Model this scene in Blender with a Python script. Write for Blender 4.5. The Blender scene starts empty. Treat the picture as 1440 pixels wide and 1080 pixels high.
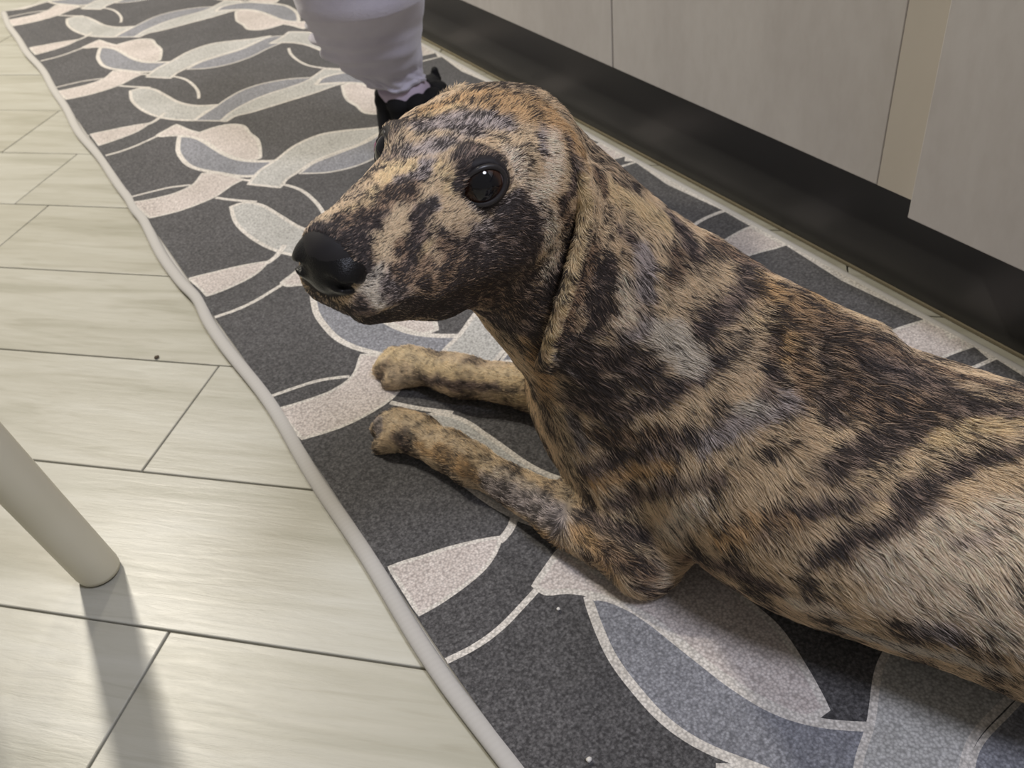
import bpy, bmesh, math, random
import numpy as np
from mathutils import Vector, Matrix, geometry

random.seed(7); rng = np.random.default_rng(11)
scene = bpy.context.scene; COL = scene.collection

# ------------------------------------------------------------------ camera, world, lights, exposure
cam = bpy.data.objects.new('camera', bpy.data.cameras.new('camera')); COL.objects.link(cam)
R_ = Vector((0.84475325, -0.52778798, -0.08849737)); U_ = Vector((0.39313564, 0.49982908, 0.77176114)); F_ = Vector((0.3630927, 0.68673921, -0.62972451))
cam.matrix_world = Matrix(((R_.x, U_.x, -F_.x, 0), (R_.y, U_.y, -F_.y, 0), (R_.z, U_.z, -F_.z, .65), (0, 0, 0, 1)))
cam.data.sensor_fit = 'HORIZONTAL'; cam.data.sensor_width = 36; cam.data.lens = 36 * 1315.456 / 1440
cam.data.clip_start = .01; scene.camera = cam
cam.data.dof.use_dof = True; cam.data.dof.focus_distance = .62; cam.data.dof.aperture_fstop = 15.0

w = bpy.data.worlds.new('room'); scene.world = w; w.use_nodes = True
w.node_tree.nodes['Background'].inputs[0].default_value = (1.0, .95, .90, 1)
w.node_tree.nodes['Background'].inputs[1].default_value = .19

def disk_lamp(x, y, z, power, size, color=(1, .93, .80)):
    l = bpy.data.lights.new('ceiling_or_fill_light', 'AREA'); l.shape = 'DISK'; l.size = size; l.energy = power; l.color = color
    o = bpy.data.objects.new('ceiling_or_fill_light', l); COL.objects.link(o); o.location = (x, y, z)
    return o
disk_lamp(-.33, 2.66, 2.45, 50, .14)
disk_lamp(-.20, 2.95, 2.45, 22, .14)
disk_lamp(.45, 1.90, 2.45, 7, .14)
disk_lamp(.60, -.75, 2.40, 34, .60, (.82, .85, 1.0))  # cool fill added on the near side, not one of the ceiling spots
scene.view_settings.view_transform = 'Standard'; scene.view_settings.look = 'None'
scene.view_settings.gamma = 1; scene.view_settings.use_curve_mapping = False
scene.view_settings.exposure = 0.3

# ------------------------------------------------------------------ helpers
def tag(o, label=None, cat=None, group=None, kind=None):
    if label: o['label'] = label
    if cat: o['category'] = cat
    if group: o['group'] = group
    if kind: o['kind'] = kind
    return o
def link(name, data, parent=None, loc=None):
    o = bpy.data.objects.new(name, data); COL.objects.link(o)
    if loc is not None: o.location = loc
    if parent: o.parent = parent
    return o
def empty(name, loc=(0, 0, 0)):
    return link(name, None, None, loc)
def mesh(name, V, Fc, mat=None, smooth=False):
    me = bpy.data.meshes.new(name); me.from_pydata([tuple(v) for v in V], [], [tuple(f) for f in Fc])
    if mat: me.materials.append(mat)
    if smooth: me.polygons.foreach_set('use_smooth', [True] * len(me.polygons))
    me.update(); return me
def fast_mesh(name, V, Q, mat=None):
    me = bpy.data.meshes.new(name); n = len(Q)
    me.vertices.add(len(V)); me.vertices.foreach_set('co', np.asarray(V, np.float32).ravel())
    me.loops.add(n * 4); me.loops.foreach_set('vertex_index', np.asarray(Q, np.int32).ravel())
    me.polygons.add(n); me.polygons.foreach_set('loop_start', np.arange(0, n * 4, 4, dtype=np.int32))
    try: me.polygons.foreach_set('loop_total', np.full(n, 4, np.int32))
    except Exception: pass
    me.polygons.foreach_set('use_smooth', np.ones(n, bool))
    me.update(calc_edges=True); me.validate()
    if mat: me.materials.append(mat)
    return me
def box_bm(bm, lo, hi, bev=0, seg=2):
    lo = Vector(lo); hi = Vector(hi); c = (lo + hi) / 2; s = hi - lo
    r = bmesh.ops.create_cube(bm, size=1, matrix=Matrix.Translation(c) @ Matrix.Diagonal((s.x, s.y, s.z, 1)))
    if bev:
        es = list({e for v in r['verts'] for e in v.link_edges})
        bmesh.ops.bevel(bm, geom=es, offset=bev, segments=seg, profile=.5, affect='EDGES')
def bm_obj(name, bm, mat, parent=None, smooth=False, loc=None):
    me = bpy.data.meshes.new(name); bm.to_mesh(me); bm.free(); me.materials.append(mat)
    if smooth: me.polygons.foreach_set('use_smooth', [True] * len(me.polygons))
    return link(name, me, parent, loc)
def tube(pts, rad, n=16, squash=None, cap=True):
    # swept tube; rad per point; squash=(axis, factor)
    pts = [Vector(p) for p in pts]; V = []; Fc = []; prev = None
    for i, p in enumerate(pts):
        t = (pts[min(i + 1, len(pts) - 1)] - pts[max(i - 1, 0)]).normalized()
        if prev is None: a = t.orthogonal().normalized()
        else: a = (prev - t * prev.dot(t)).normalized()
        prev = a; b = t.cross(a); r = rad[i] if hasattr(rad, '__len__') else rad
        for k in range(n):
            q = 2 * math.pi * k / n; o = (a * math.cos(q) + b * math.sin(q)) * r
            if squash:
                u = Vector(squash[0]).normalized(); o = o + u * o.dot(u) * (squash[1] - 1)
            V.append(p + o)
    for i in range(len(pts) - 1):
        for k in range(n): Fc.append((i*n+k, i*n+(k+1) % n, (i+1)*n+(k+1) % n, (i+1)*n+k))
    if cap:
        Fc.append(tuple(range(n - 1, -1, -1))); Fc.append(tuple((len(pts)-1)*n + k for k in range(n)))
    return V, Fc

class NT:
    def __init__(s, name, rough=.5, spec=.5):
        s.m = bpy.data.materials.new(name); s.m.use_nodes = True; s.t = s.m.node_tree; s.b = s.t.nodes['Principled BSDF']
        s.b.inputs['Roughness'].default_value = rough; s.b.inputs['Specular IOR Level'].default_value = spec
    def n(s, kind, **kw):
        x = s.t.nodes.new('ShaderNode' + kind)
        for k, v in kw.items():
            if k in x.inputs: x.inputs[k].default_value = v
            else: setattr(x, k, v)
        return x
    def l(s, a, b): s.t.links.new(a, b)
    def coord(s, scale=(1, 1, 1), which='Object', rot=(0, 0, 0)):
        c = s.n('TexCoord'); m = s.n('Mapping'); m.inputs['Scale'].default_value = scale; m.inputs['Rotation'].default_value = rot
        s.l(c.outputs[which], m.inputs[0]); return m.outputs[0]
    def noise(s, vec, scale, detail=4, rough=.55, dist=0):
        x = s.n('TexNoise', Scale=scale, Detail=detail, Roughness=rough, Distortion=dist); s.l(vec, x.inputs['Vector']); return x.outputs['Fac']
    def ramp(s, fac, stops):
        r = s.n('ValToRGB'); e = r.color_ramp.elements
        while len(e) < len(stops): e.new(.5)
        for i, (p, c) in enumerate(stops):
            e[i].position = p; e[i].color = (*c, 1) if len(c) == 3 else c
        s.l(fac, r.inputs[0]); return r.outputs[0]
    def mix(s, fac, a, b, mode='MIX'):
        x = s.n('Mix', data_type='RGBA', blend_type=mode)
        for sock, v in ((x.inputs[0], fac), (x.inputs[6], a), (x.inputs[7], b)):
            if hasattr(v, 'is_linked'): s.l(v, sock)
            elif isinstance(v, (int, float)): sock.default_value = v
            else: sock.default_value = (*v, 1)
        return x.outputs[2]
    def bump(s, h, strength=.3, dist=.001):
        x = s.n('Bump', Strength=strength, Distance=dist); s.l(h, x.inputs['Height']); s.l(x.outputs[0], s.b.inputs['Normal']); return x
    def color(s, v):
        if hasattr(v, 'is_linked'): s.l(v, s.b.inputs['Base Color'])
        else: s.b.inputs['Base Color'].default_value = (*v, 1)
        return s.m
def plain(name, c, rough=.5, spec=.5):
    return NT(name, rough, spec).color(c)

# ------------------------------------------------------------------ materials of the room
def m_plank():
    k = NT('wood look tile', .34, .45)
    info = k.n('ObjectInfo'); v = k.coord((1, 9, 1)); add = k.n('VectorMath', operation='ADD')
    mul = k.n('VectorMath', operation='SCALE'); mul.inputs['Scale'].default_value = 37.0
    comb = k.n('CombineXYZ'); k.l(info.outputs['Random'], comb.inputs[0]); k.l(info.outputs['Random'], comb.inputs[1])
    k.l(comb.outputs[0], mul.inputs[0]); k.l(v, add.inputs[0]); k.l(mul.outputs[0], add.inputs[1]); p = add.outputs[0]
    broad = k.noise(p, 2.6, 3, .55, .8); fine = k.noise(p, 17, 7, .68, .5)
    c = k.ramp(broad, [(.30, (.355, .345, .285)), (.48, (.420, .408, .350)), (.72, (.470, .462, .410))])
    f = k.ramp(fine, [(.30, (.90, .89, .86)), (.56, (1, 1, 1))])
    c = k.mix(.55, c, f, 'MULTIPLY')
    streak = k.noise(p, 5.0, 2, .5, 1.6); s2 = k.ramp(streak, [(.34, (.80, .79, .75)), (.43, (1, 1, 1))])
    c = k.mix(.42, c, s2, 'MULTIPLY')
    tone = k.ramp(info.outputs['Random'], [(0, (.93, .92, .89)), (1, (1.0, 1.0, 1.0))])
    c = k.mix(1, c, tone, 'MULTIPLY')
    rr = k.n('MapRange'); rr.inputs[3].default_value = .26; rr.inputs[4].default_value = .46; k.l(fine, rr.inputs[0]); k.l(rr.outputs[0], k.b.inputs['Roughness'])
    k.bump(fine, .25, .0012)
    return k.color(c)
def m_rug(name, c, c2, seed):
    k = NT(name, .95, .1); k.b.inputs['Sheen Weight'].default_value = .28; v = k.coord((1, 1, 1))
    vor = k.n('TexVoronoi', Scale=430.0); k.l(v, vor.inputs['Vector'])
    n1 = k.noise(v, 300, 3, .7); n2 = k.noise(v, 9, 3, .5)
    a = k.mix(k.ramp(n1, [(.40, (0, 0, 0)), (.66, (1, 1, 1))]), c, c2)
    d = k.ramp(vor.outputs['Distance'], [(.25, (1.08, 1.08, 1.08)), (.8, (.52, .52, .52))])
    a = k.mix(.8, a, d, 'MULTIPLY')
    b = k.ramp(n2, [(.3, (.86, .86, .85)), (.7, (1.08, 1.08, 1.09))])
    a = k.mix(1, a, b, 'MULTIPLY')
    k.bump(vor.outputs['Distance'], -.7, .0014)
    return k.color(a)
def m_door():
    k = NT('concrete look laminate', .42, .35); v = k.coord((1, 1, .45))
    n1 = k.noise(v, 3.2, 5, .6, .6); n2 = k.noise(v, 60, 4, .6)
    c = k.ramp(n1, [(.30, (.46, .435, .415)), (.5, (.525, .502, .480)), (.72, (.575, .555, .53))])
    c = k.mix(.5, c, k.ramp(n2, [(.35, (.90, .89, .88)), (.6, (1, 1, 1))]), 'MULTIPLY')
    k.bump(n2, .08, .0005)
    return k.color(c)
M_PLANK = m_plank(); M_DOOR = m_door()
M_GROUT = plain('grout', (.25, .21, .15), .9, .1)
RC = {'D': m_rug('charcoal pile', (.056, .054, .056), (.140, .136, .138), 1), 'M': m_rug('mid grey pile', (.195, .198, .220), (.34, .345, .375), 2),
      'L': m_rug('light grey pile', (.42, .415, .395), (.56, .55, .53), 3), 'C': m_rug('beige pile', (.52, .46, .43), (.68, .62, .585), 4), 'W': m_rug('ivory pile', (.60, .56, .51), (.74, .70, .65), 5)}
M_BIND = NT('binding', .7, .2)
_v = M_BIND.coord((1, 1, 1)); _w = M_BIND.n('TexWave', wave_type='BANDS', bands_direction='Y', Scale=60.0, Distortion=2.5); M_BIND.l(_v, _w.inputs['Vector'])
M_BIND.bump(_w.outputs['Fac'], .10, .0004)
M_BIND = M_BIND.color(M_BIND.ramp(_w.outputs['Fac'], [(0, (.425, .41, .39)), (1, (.435, .42, .40))]))

# ------------------------------------------------------------------ floor of diagonal planks
HT = math.radians(-73.0986 + 27.8663)                 # direction of the long joints
DA = Vector((math.sin(HT), math.cos(HT), 0)); DB = Vector((math.cos(HT), -math.sin(HT), 0))
floor = empty('floor'); floor['kind'] = 'structure'
bm = bmesh.new(); box_bm(bm, (-1.9, -1.1, -.03), (1.45, 3.9, -.0055))
bm_obj('grout_bed', bm, M_GROUT, floor)
PW = .1793; PL = 1.2; OFF = .6198 * .65; GAP = .0009
ends = {0: .702, 1: .0, 2: .906, 3: .25, 4: 1.645, 5: 1.744, -1: 1.3}
plank_me = {}
def plank_mesh(L):
    key = round(L, 3)
    if key in plank_me: return plank_me[key]
    bm = bmesh.new(); box_bm(bm, (-L / 2, -PW / 2 + GAP, -.012), (L / 2, PW / 2 - GAP, 0), .0011, 2)
    me = bpy.data.meshes.new('plank'); bm.to_mesh(me); bm.free(); me.materials.append(M_PLANK); plank_me[key] = me; return me
rowq = random.Random(3); qi = 0
for r in range(-7, 16):
    e0 = ends.get(r, rowq.random() * 1.8) * .65
    for j in range(-4, 5):
        s = e0 + j * PL; mid = s + PL / 2; n = OFF + (r - .5) * PW
        # row r lies between joint lines r-1 and r
        c = DA * mid + DB * n
        if not (-1.75 < c.x < 1.3 and -.9 < c.y < 3.7): continue
        o = link('plank', plank_mesh(PL - 2 * GAP), floor, (c.x, c.y, -.0004 * rowq.random()))
        o.rotation_euler.z = math.atan2(DA.y, DA.x)
        o.rotation_euler.x = (rowq.random() - .5) * .004

bm = bmesh.new(); box_bm(bm, (1.40, -1.1, -.03), (1.46, 3.9, 2.6))
bm_obj('wall_right', bm, plain('painted plaster', (.62, .60, .56), .8, .2))['kind'] = 'structure'

# ------------------------------------------------------------------ rug
def catmull(P, closed, step=6.0):
    P = [Vector(p).to_2d() for p in P]; n = len(P); out = []
    rngs = range(n) if closed else range(n - 1)
    for i in rngs:
        p0 = P[(i-1) % n] if closed or i > 0 else P[0] * 2 - P[1]; p1 = P[i]; p2 = P[(i+1) % n]
        p3 = P[(i+2) % n] if closed or i + 2 < n else P[-1] * 2 - P[-2]
        a = (p1 - p0).normalized(); b = (p2 - p1).normalized(); c = (p3 - p2).normalized()
        L = (p2 - p1).length; k = max(2, int(L / step))
        t1 = (a + b) * .5 * L if a.dot(b) > .35 else b * L; t2 = (b + c) * .5 * L if b.dot(c) > .35 else b * L
        for q in range(k):
            t = q / k; t_2 = t * t; t_3 = t_2 * t
            out.append(p1 * (2*t_3 - 3*t_2 + 1) + t1 * (t_3 - 2*t_2 + t) + p2 * (-2*t_3 + 3*t_2) + t2 * (t_3 - t_2))
    if not closed: out.append(P[-1].copy())
    return out
def ribbon(P, w, closed):
    n = len(P); qs = []
    def nr(i):
        a = P[(i-1) % n] if closed or i > 0 else P[i]; b = P[(i+1) % n] if closed or i < n - 1 else P[i]
        t = (b - a).normalized(); return Vector((-t.y, t.x)) * (w / 2)
    N = [nr(i) for i in range(n)]
    for i in range(n if closed else n - 1):
        j = (i + 1) % n; qs.append([P[i] + N[i], P[i] - N[i], P[j] - N[j], P[j] + N[j]])
    return qs
RX0, RX1, RY0, RY1 = .141, .799, -.55, 2.742; PER = 611.0; TH = .0075
# one repeat of the woven pattern, mm from the rug's middle line: (P fill / S line, colour, outline mm, points)
RUG = [
('P','M',8,[(-191.2,235.3),(-178.6,215.3),(-171.6,190.9),(-168.0,166.2),(-163.9,138.1),(-158.6,107.3),(-148.5,75.9),(-133.6,53.4),(-102.4,26.0),(-80,12),(-105,-10),(-150,-2),(-196.6,58.1),(-212.8,87.1),(-220.4,114.0),(-221.4,147.3),(-218.3,179.8),(-210.6,207.4),(-199.4,238.6)]),
('S','W',6,[(-165.8,-5.5),(-141.7,-36.3),(-124.3,-60.0),(-108.2,-97.0),(-103.9,-139.4),(-107.6,-188.9),(-116.5,-221.5)]),
('P','L',6,[(-211.8,531.6),(-190.9,530.6),(-173.6,507.1),(-163.1,460.2),(-149.9,393.6),(-129.2,355.8),(-96.3,330.1),(-128.5,314.5),(-155.8,291.2),(-177.2,315.6),(-198.4,349.7),(-214.8,404.1),(-220.8,477.3)]),
('S','W',6,[(-221.7,577.3),(-204.0,553.3),(-174.9,519.8)]),
('P','C',4,[(-332.2,33.8),(-296.6,27.4),(-265.7,25.4),(-237.3,34.8),(-211.6,65.5),(-193.5,49.3),(-165.0,-3.3),(-186.9,-10.0),(-218.8,-28.6),(-252.6,-35.9),(-283.7,-36.8),(-324.1,-29.1)]),
('S','W',5,[(-331.8,60.0),(-301.2,56.9),(-270.9,51.6),(-239.9,37.1)]),
('P','C',4,[(-322.7,369.7),(-306.5,366.7),(-293.1,362.9),(-274.3,359.3),(-256.2,354.0),(-238.7,347.7),(-223.4,340.9),(-237.0,328.3),(-253.2,318.9),(-271.7,313.6),(-288.5,310.7),(-301.9,309.0),(-321.9,308.3)]),
('S','W',8,[(-187.9,367.8),(-196.6,358.4),(-207.7,347.3),(-218.8,340.5),(-227.4,337.5)]),
('S','W',6,[(-324.6,254.9),(-304.2,253.4),(-286.8,254.3),(-267.1,258.5),(-247.9,265.1),(-231.4,270.9),(-216.2,278.2),(-189.8,293.6)]),
('P','C',6,[(-187.5,297.5),(-177.5,257.3),(-166.9,230.6),(-127.0,232.1),(-109.6,224.3),(-95.1,204.0),(-96.3,163.0),(-95.0,127.3),(-105.2,86.3),(-116.7,53.6),(-132.7,55.6),(-146.5,78.1),(-157.0,109.2),(-163.1,139.1),(-166.3,170.0),(-173.4,202.7),(-188.2,232.3),(-208.9,255.5),(-224.5,265.0),(-227.8,276.8)]),
('P','L',6,[(-165.3,-24.4),(-132.6,9.2),(-101.7,26.0),(-52.0,58.3),(-3.1,68.3),(38.1,52.0),(77.1,29.1),(115.0,16.3),(112.6,9.8),(77.0,2.6),(34.2,-13.5),(-12.1,-16.2),(-54.2,-22.2),(-90.5,-40.9),(-110.9,-51.3),(-129.2,-70.7)]),
('P','M',4,[(-87.9,-46.6),(-56.1,-28.3),(-9.6,-22.1),(42.3,-16.7),(86.1,1.9),(112.6,9.8),(152.4,-22.9),(115.1,-45.8),(83.4,-55.8),(39.3,-76.8),(-8.1,-84.8),(-48.8,-75.0)]),
('P','L',5,[(-119.4,254.4),(-91.6,279.2),(-66.8,293.3),(-33.7,306.7),(1.4,312.6),(35.3,313.6),(66.6,317.6),(94.4,332.8),(125.1,353.6),(149.2,317.6),(158.2,269.3),(130.0,255.0),(104.9,256.2),(60.4,251.1),(10.7,250.8),(-22.0,250.3),(-61.8,250.8),(-91.9,254.9),(-111.4,243.3)]),
('P','M',4,[(-154.5,290.0),(-129.2,308.8),(-103.8,326.3),(-71.7,350.2),(-36.8,367.7),(-2.0,371.1),(29.4,364.2),(58.6,351.1),(89.9,327.2),(66.6,317.6),(35.3,313.6),(1.4,312.6),(-33.7,306.7),(-66.8,293.3),(-91.6,279.2),(-119.4,254.4)]),
]


def build_rug():
    shapes = []     # (colour, polygon) in painter's order, metres
    def emit(c, wd, kind, pts, sgn, dy):
        tr = lambda p: Vector((.47 + sgn * p[0] / 1000, 1.401 + dy + sgn * p[1] / 1000 if sgn > 0 else (1.27 - 1.401) - p[1] / 1000 + dy))
        P = [tr(p) for p in [(q.x, q.y) for q in catmull(pts, kind == 'P')]]
        if max(p.y for p in P) < RY0 + .02 or min(p.y for p in P) > RY1 - .01: return
        if kind == 'P':
            P = [P[i] for i in range(len(P)) if (P[i] - P[i-1]).length > .0006]
            ar = sum(P[i-1].x * P[i].y - P[i].x * P[i-1].y for i in range(len(P)))
            if ar < 0: P = P[::-1]
            shapes.append((c, [P]))
            shapes.append(('W', ribbon(P, wd / 1000, True)))
        else:
            shapes.append(('W', ribbon(P, wd / 1000, False)))
    for m in range(-4, 4):
        for kind, c, wd, pts in RUG: emit(c, wd, kind, pts, 1, m * PER / 1000)
    for m in range(-2, 7):
        for kind, c, wd, pts in RUG:
            if max(p[0] for p in pts) > -60: continue          # the middle bands are already their own half turn
            emit(c, wd, kind, pts, -1, m * PER / 1000)
    V = []; faces = []; fcol = []
    def add(poly):
        i0 = len(V); V.extend(poly); faces.append(list(range(i0, i0 + len(poly))))
    order = []
    add([Vector((RX0, RY0)), Vector((RX1, RY0)), Vector((RX1, RY1)), Vector((RX0, RY1))]); fcol.append('D')
    for c, polys in shapes:
        for p in polys:
            # keep winding counter-clockwise
            ar = sum(p[i-1].x * p[i].y - p[i].x * p[i-1].y for i in range(len(p)))
            if abs(ar) < 1e-8: continue
            add(p if ar > 0 else p[::-1]); fcol.append(c)
    x = RX0 + .02
    while x < RX1 - .005:
        y = RY0 + .02
        while y < RY1 - .005: V.append(Vector((x, y))); y += .025
        x += .025
    vs, es, fs, ov, oe, of = geometry.delaunay_2d_cdt(V, [], faces, 0, 1e-5)
    keep = []; mats = []; names = ['D', 'M', 'L', 'C', 'W']
    for f, o in zip(fs, of):
        if 0 not in o: continue
        cx = sum(vs[i].x for i in f) / 3; cy = sum(vs[i].y for i in f) / 3
        if not (RX0 < cx < RX1 and RY0 < cy < RY1): continue
        if cx > RX1 - .007 or cy > RY1 - .010: mats.append(4)
        else: mats.append(names.index(fcol[max(o)]))
        keep.append(f)
    def wav(x, y):
        # slight ripple of the free edge, where the rug has crept over the floor
        e = math.exp(-(x - RX0) / .10); dx = .004 * math.sin(y * 9.5) + .0022 * math.sin(y * 23 + 1) + .005 * math.exp(-((y - 1.10) / .035) ** 2) - .004 * math.exp(-((y - 1.42) / .03) ** 2)
        return x + dx * e * .8, TH + .0006 * e * (1 + math.sin(y * 14)) + .004 * math.exp(-((y - 1.12) / .03) ** 2) * math.exp(-(x - RX0) / .025) + .003 * math.exp(-((y - 1.43) / .025) ** 2) * math.exp(-(x - RX0) / .025)
    used = sorted({i for f in keep for i in f}); ix = {v: k for k, v in enumerate(used)}
    V3 = []
    for i in used:
        px, pz = wav(vs[i].x, vs[i].y); V3.append((px, vs[i].y, pz))
    me = bpy.data.meshes.new('pile'); me.from_pydata(V3, [], [[ix[i] for i in f] for f in keep])
    for c in names: me.materials.append(RC[c])
    me.polygons.foreach_set('material_index', mats); me.update()
    rug = empty('runner_rug', ((RX0 + RX1) / 2, (RY0 + RY1) / 2, 0)); off = rug.location
    tag(rug, 'long charcoal runner rug with interlaced beige and grey loop pattern under the dog', 'rug')
    p = link('pile', me, rug, (-off.x, -off.y, 0))
    # backing so that the rug has a body
    n = 90; BV = []; BF = []
    for k in range(n + 1):
        y = RY0 + (RY1 - RY0) * k / n; x, z = wav(RX0, y)
        BV += [(x, y, .0006), (RX1, y, .0006), (x + .001, y, TH - .003), (RX1, y, TH - .003)]
    for k in range(n):
        a = 4 * k; b = a + 4; BF += [(a, a+1, b+1, b), (a, b, b+2, a+2), (a+1, a+3, b+3, b+1), (a+2, b+2, b+3, a+3)]
    BF += [(0, 2, 3, 1), (4*n, 4*n+1, 4*n+3, 4*n+2)]
    link('backing', mesh('backing', BV, BF, M_BIND), rug, (-off.x, -off.y, 0))
    ys = [RY0 + (RY1 - RY0) * k / 260 for k in range(261)]
    L = []
    for y in ys:
        x, z = wav(RX0, y); L.append((x - .0045, y, z * .5 + .0012))
    V1, F1 = tube(L, [.0078] * 261, 16, ((0, 0, 1), .62)); b1 = link('edge_binding', mesh('edge_binding', V1, F1, M_BIND, True), rug, (-off.x, -off.y, 0))
    V1, F1 = tube([(RX1 + .002, y, .0048) for y in ys], [.0052] * 261, 12, ((0, 0, 1), .80)); link('edge_binding', mesh('edge_binding', V1, F1, M_BIND, True), rug, (-off.x, -off.y, 0))
    for yy in (RY0, RY1):
        V1, F1 = tube([(RX0 - .004 + (RX1 - RX0 + .008) * k / 40, yy, .0045) for k in range(41)], [.0052] * 41, 12, ((0, 0, 1), .80)); link('edge_binding', mesh('edge_binding', V1, F1, M_BIND, True), rug, (-off.x, -off.y, 0))
build_rug()

# ------------------------------------------------------------------ kitchen units and plinth
PX = .826
M_PLINTH = NT('black gloss plinth', .33, .5); _v = M_PLINTH.coord(); M_PLINTH = M_PLINTH.color(M_PLINTH.ramp(M_PLINTH.noise(_v, 5, 3), [(.3, (.034, .033, .033)), (.7, (.039, .038, .037))]))
M_CARC = plain('dark carcass', (.03, .029, .028), .6, .3); M_SEAL = plain('dusty seal', (.22, .19, .13), .8, .1)
pl = empty('toe_kick', (PX, .9, 0)); tag(pl, 'glossy black toe kick board running along the floor under the cupboards', 'toe kick')
bm = bmesh.new(); box_bm(bm, (0, -1.8, .003), (.016, 2.9, .150), .0008, 1); bm_obj('board', bm, M_PLINTH, pl)
bm = bmesh.new(); box_bm(bm, (-.0022, -1.8, .0002), (.002, 2.9, .0042), .0006, 1); bm_obj('floor_seal', bm, M_SEAL, pl)
M_STRIP = NT('beige laminate', .45, .3); _v = M_STRIP.coord((1, 1, .5)); M_STRIP = M_STRIP.color(M_STRIP.ramp(M_STRIP.noise(_v, 12, 3), [(.3, (.53, .49, .425)), (.7, (.57, .53, .465))]))
def unit(y0, y1, fx, zb, label, name, cat, doors, zt=.72, grp=None):
    u = empty(name, (fx, (y0 + y1) / 2, 0)); tag(u, label, cat, grp)
    bm = bmesh.new(); box_bm(bm, (.024, y0 - u.location.y + .001, .152), (.55, y1 - u.location.y - .001, zt), .0005, 1); bm_obj('carcass', bm, M_CARC, u)
    for a, b in doors:
        bm = bmesh.new(); box_bm(bm, (0, a - u.location.y + .0012, zb), (.0235, b - u.location.y - .0012, zt), .0012, 2)
        bm_obj('door', bm, M_DOOR, u)
    return u
D1 = .789; ZB1 = .1415
JY = 1.0735                # joint between the two far cupboards
unit(.596, JY, D1, ZB1, 'pale greige concrete-look cupboard front between the joint line and the lower panel', 'kitchen_cabinet', 'cabinet', [(.596, JY)])
unit(JY, 1.675, D1, ZB1, 'pale greige cupboard front beyond the joint line, top centre of the photo', 'kitchen_cabinet', 'cabinet', [(JY, 1.675)])
unit(1.675, 2.275, D1, ZB1, 'far pale cupboard front behind the trouser leg', 'kitchen_cabinet', 'cabinet', [(1.675, 2.275)])
unit(2.275, 2.875, D1, ZB1, 'farthest pale cupboard front at the end of the row', 'kitchen_cabinet', 'cabinet', [(2.275, 2.875)])
u = unit(-.06, .5385, .768, .1345, 'proud pale grey panel hanging lower than its neighbours, right edge of the photo', 'appliance_panel', 'panel', [(-.06, .5385)])
u = unit(-.66, -.06, .768, .1345, 'pale grey panel next to the proud low panel, beyond the right edge', 'appliance_panel', 'panel', [(-.66, -.06)])
f = empty('filler_strip', (D1, .568, ZB1)); tag(f, 'narrow vertical beige filler strip beside the low grey panel', 'filler strip')
bm = bmesh.new(); box_bm(bm, (.0006, -.0293, 0), (.0235, .0290, .578), .0002, 1); bm_obj('strip', bm, M_STRIP, f)
wt = bmesh.new(); box_bm(wt, (0, -1.8, 0), (.60, 2.4, .038), .004, 2)
o = bm_obj('worktop', wt, plain('dark worktop', (.09, .085, .08), .4), None, False, (.755, .48, .722)); tag(o, 'dark worktop lying along the tops of the cupboards', 'worktop')

# ------------------------------------------------------------------ chair (only one leg stands in the picture)
M_CREAM = NT('cream lacquer', .38, .45); _v = M_CREAM.coord(); M_CREAM = M_CREAM.color(M_CREAM.ramp(M_CREAM.noise(_v, 7, 3), [(.3, (.60, .56, .43)), (.7, (.66, .62, .50))]))
M_FOOT = plain('grey foot pad', (.12, .11, .10), .7)
ch = empty('chair', (-.40, .90, 0)); tag(ch, 'cream lacquered round chair leg standing splayed on the planks left of the rug', 'chair')
base = Vector((-.0762, .7130, 0)); lean = Vector((-.155, -.035, 1))
def leg(b, ln, parent):
    b = b - ch.location; n = 24; prof = [(.0, .0168), (.0015, .0196), (.006, .0203), (.10, .0206), (.25, .0218), (.43, .0235)]
    ax = ln.normalized(); V = []; Fc = []; t1 = ax.cross(Vector((0, 1, 0))).normalized(); t2 = ax.cross(t1)
    for z, r in prof:
        for k in range(n):
            q = 2 * math.pi * k / n; p = b + ln * (z + .002) + (Vector((math.cos(q), math.sin(q), 0)) * r if z < .002 else (t1 * math.cos(q + math.pi) * -1 + t2 * math.sin(q)) * 0 + Vector((math.cos(q), math.sin(q), 0)) * r)
            V.append(p)
    for i in range(len(prof) - 1):
        for k in range(n): Fc.append((i*n+k, i*n+(k+1) % n, (i+1)*n+(k+1) % n, (i+1)*n+k))
    Fc += [tuple(range(n-1, -1, -1)), tuple((len(prof)-1)*n + k for k in range(n))]
    o = link('leg', mesh('leg', V, Fc, M_CREAM, True), parent)
    V, Fc = tube([b, b + Vector((0, 0, .0028))], [.0165, .0168], 24); link('foot_pad', mesh('foot_pad', V, Fc, M_FOOT), o)
leg(base, lean, ch)
leg(Vector((-.74, .70, 0)), Vector((.155, -.035, 1)), ch)
leg(Vector((-.74, 1.10, 0)), Vector((.155, -.12, 1)), ch)
bm = bmesh.new(); box_bm(bm, (-.28, -.22, .43), (.185, .18, .46), .012, 3); box_bm(bm, (.15, -.225, .415), (.262, -.180, .436), .006, 2); bm_obj('seat', bm, M_CREAM, ch, True)

# ---------------------------------------------------------------- dog body as a smooth-union field
def nrm(v):
    v = np.asarray(v, float); return v / np.linalg.norm(v)

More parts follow.
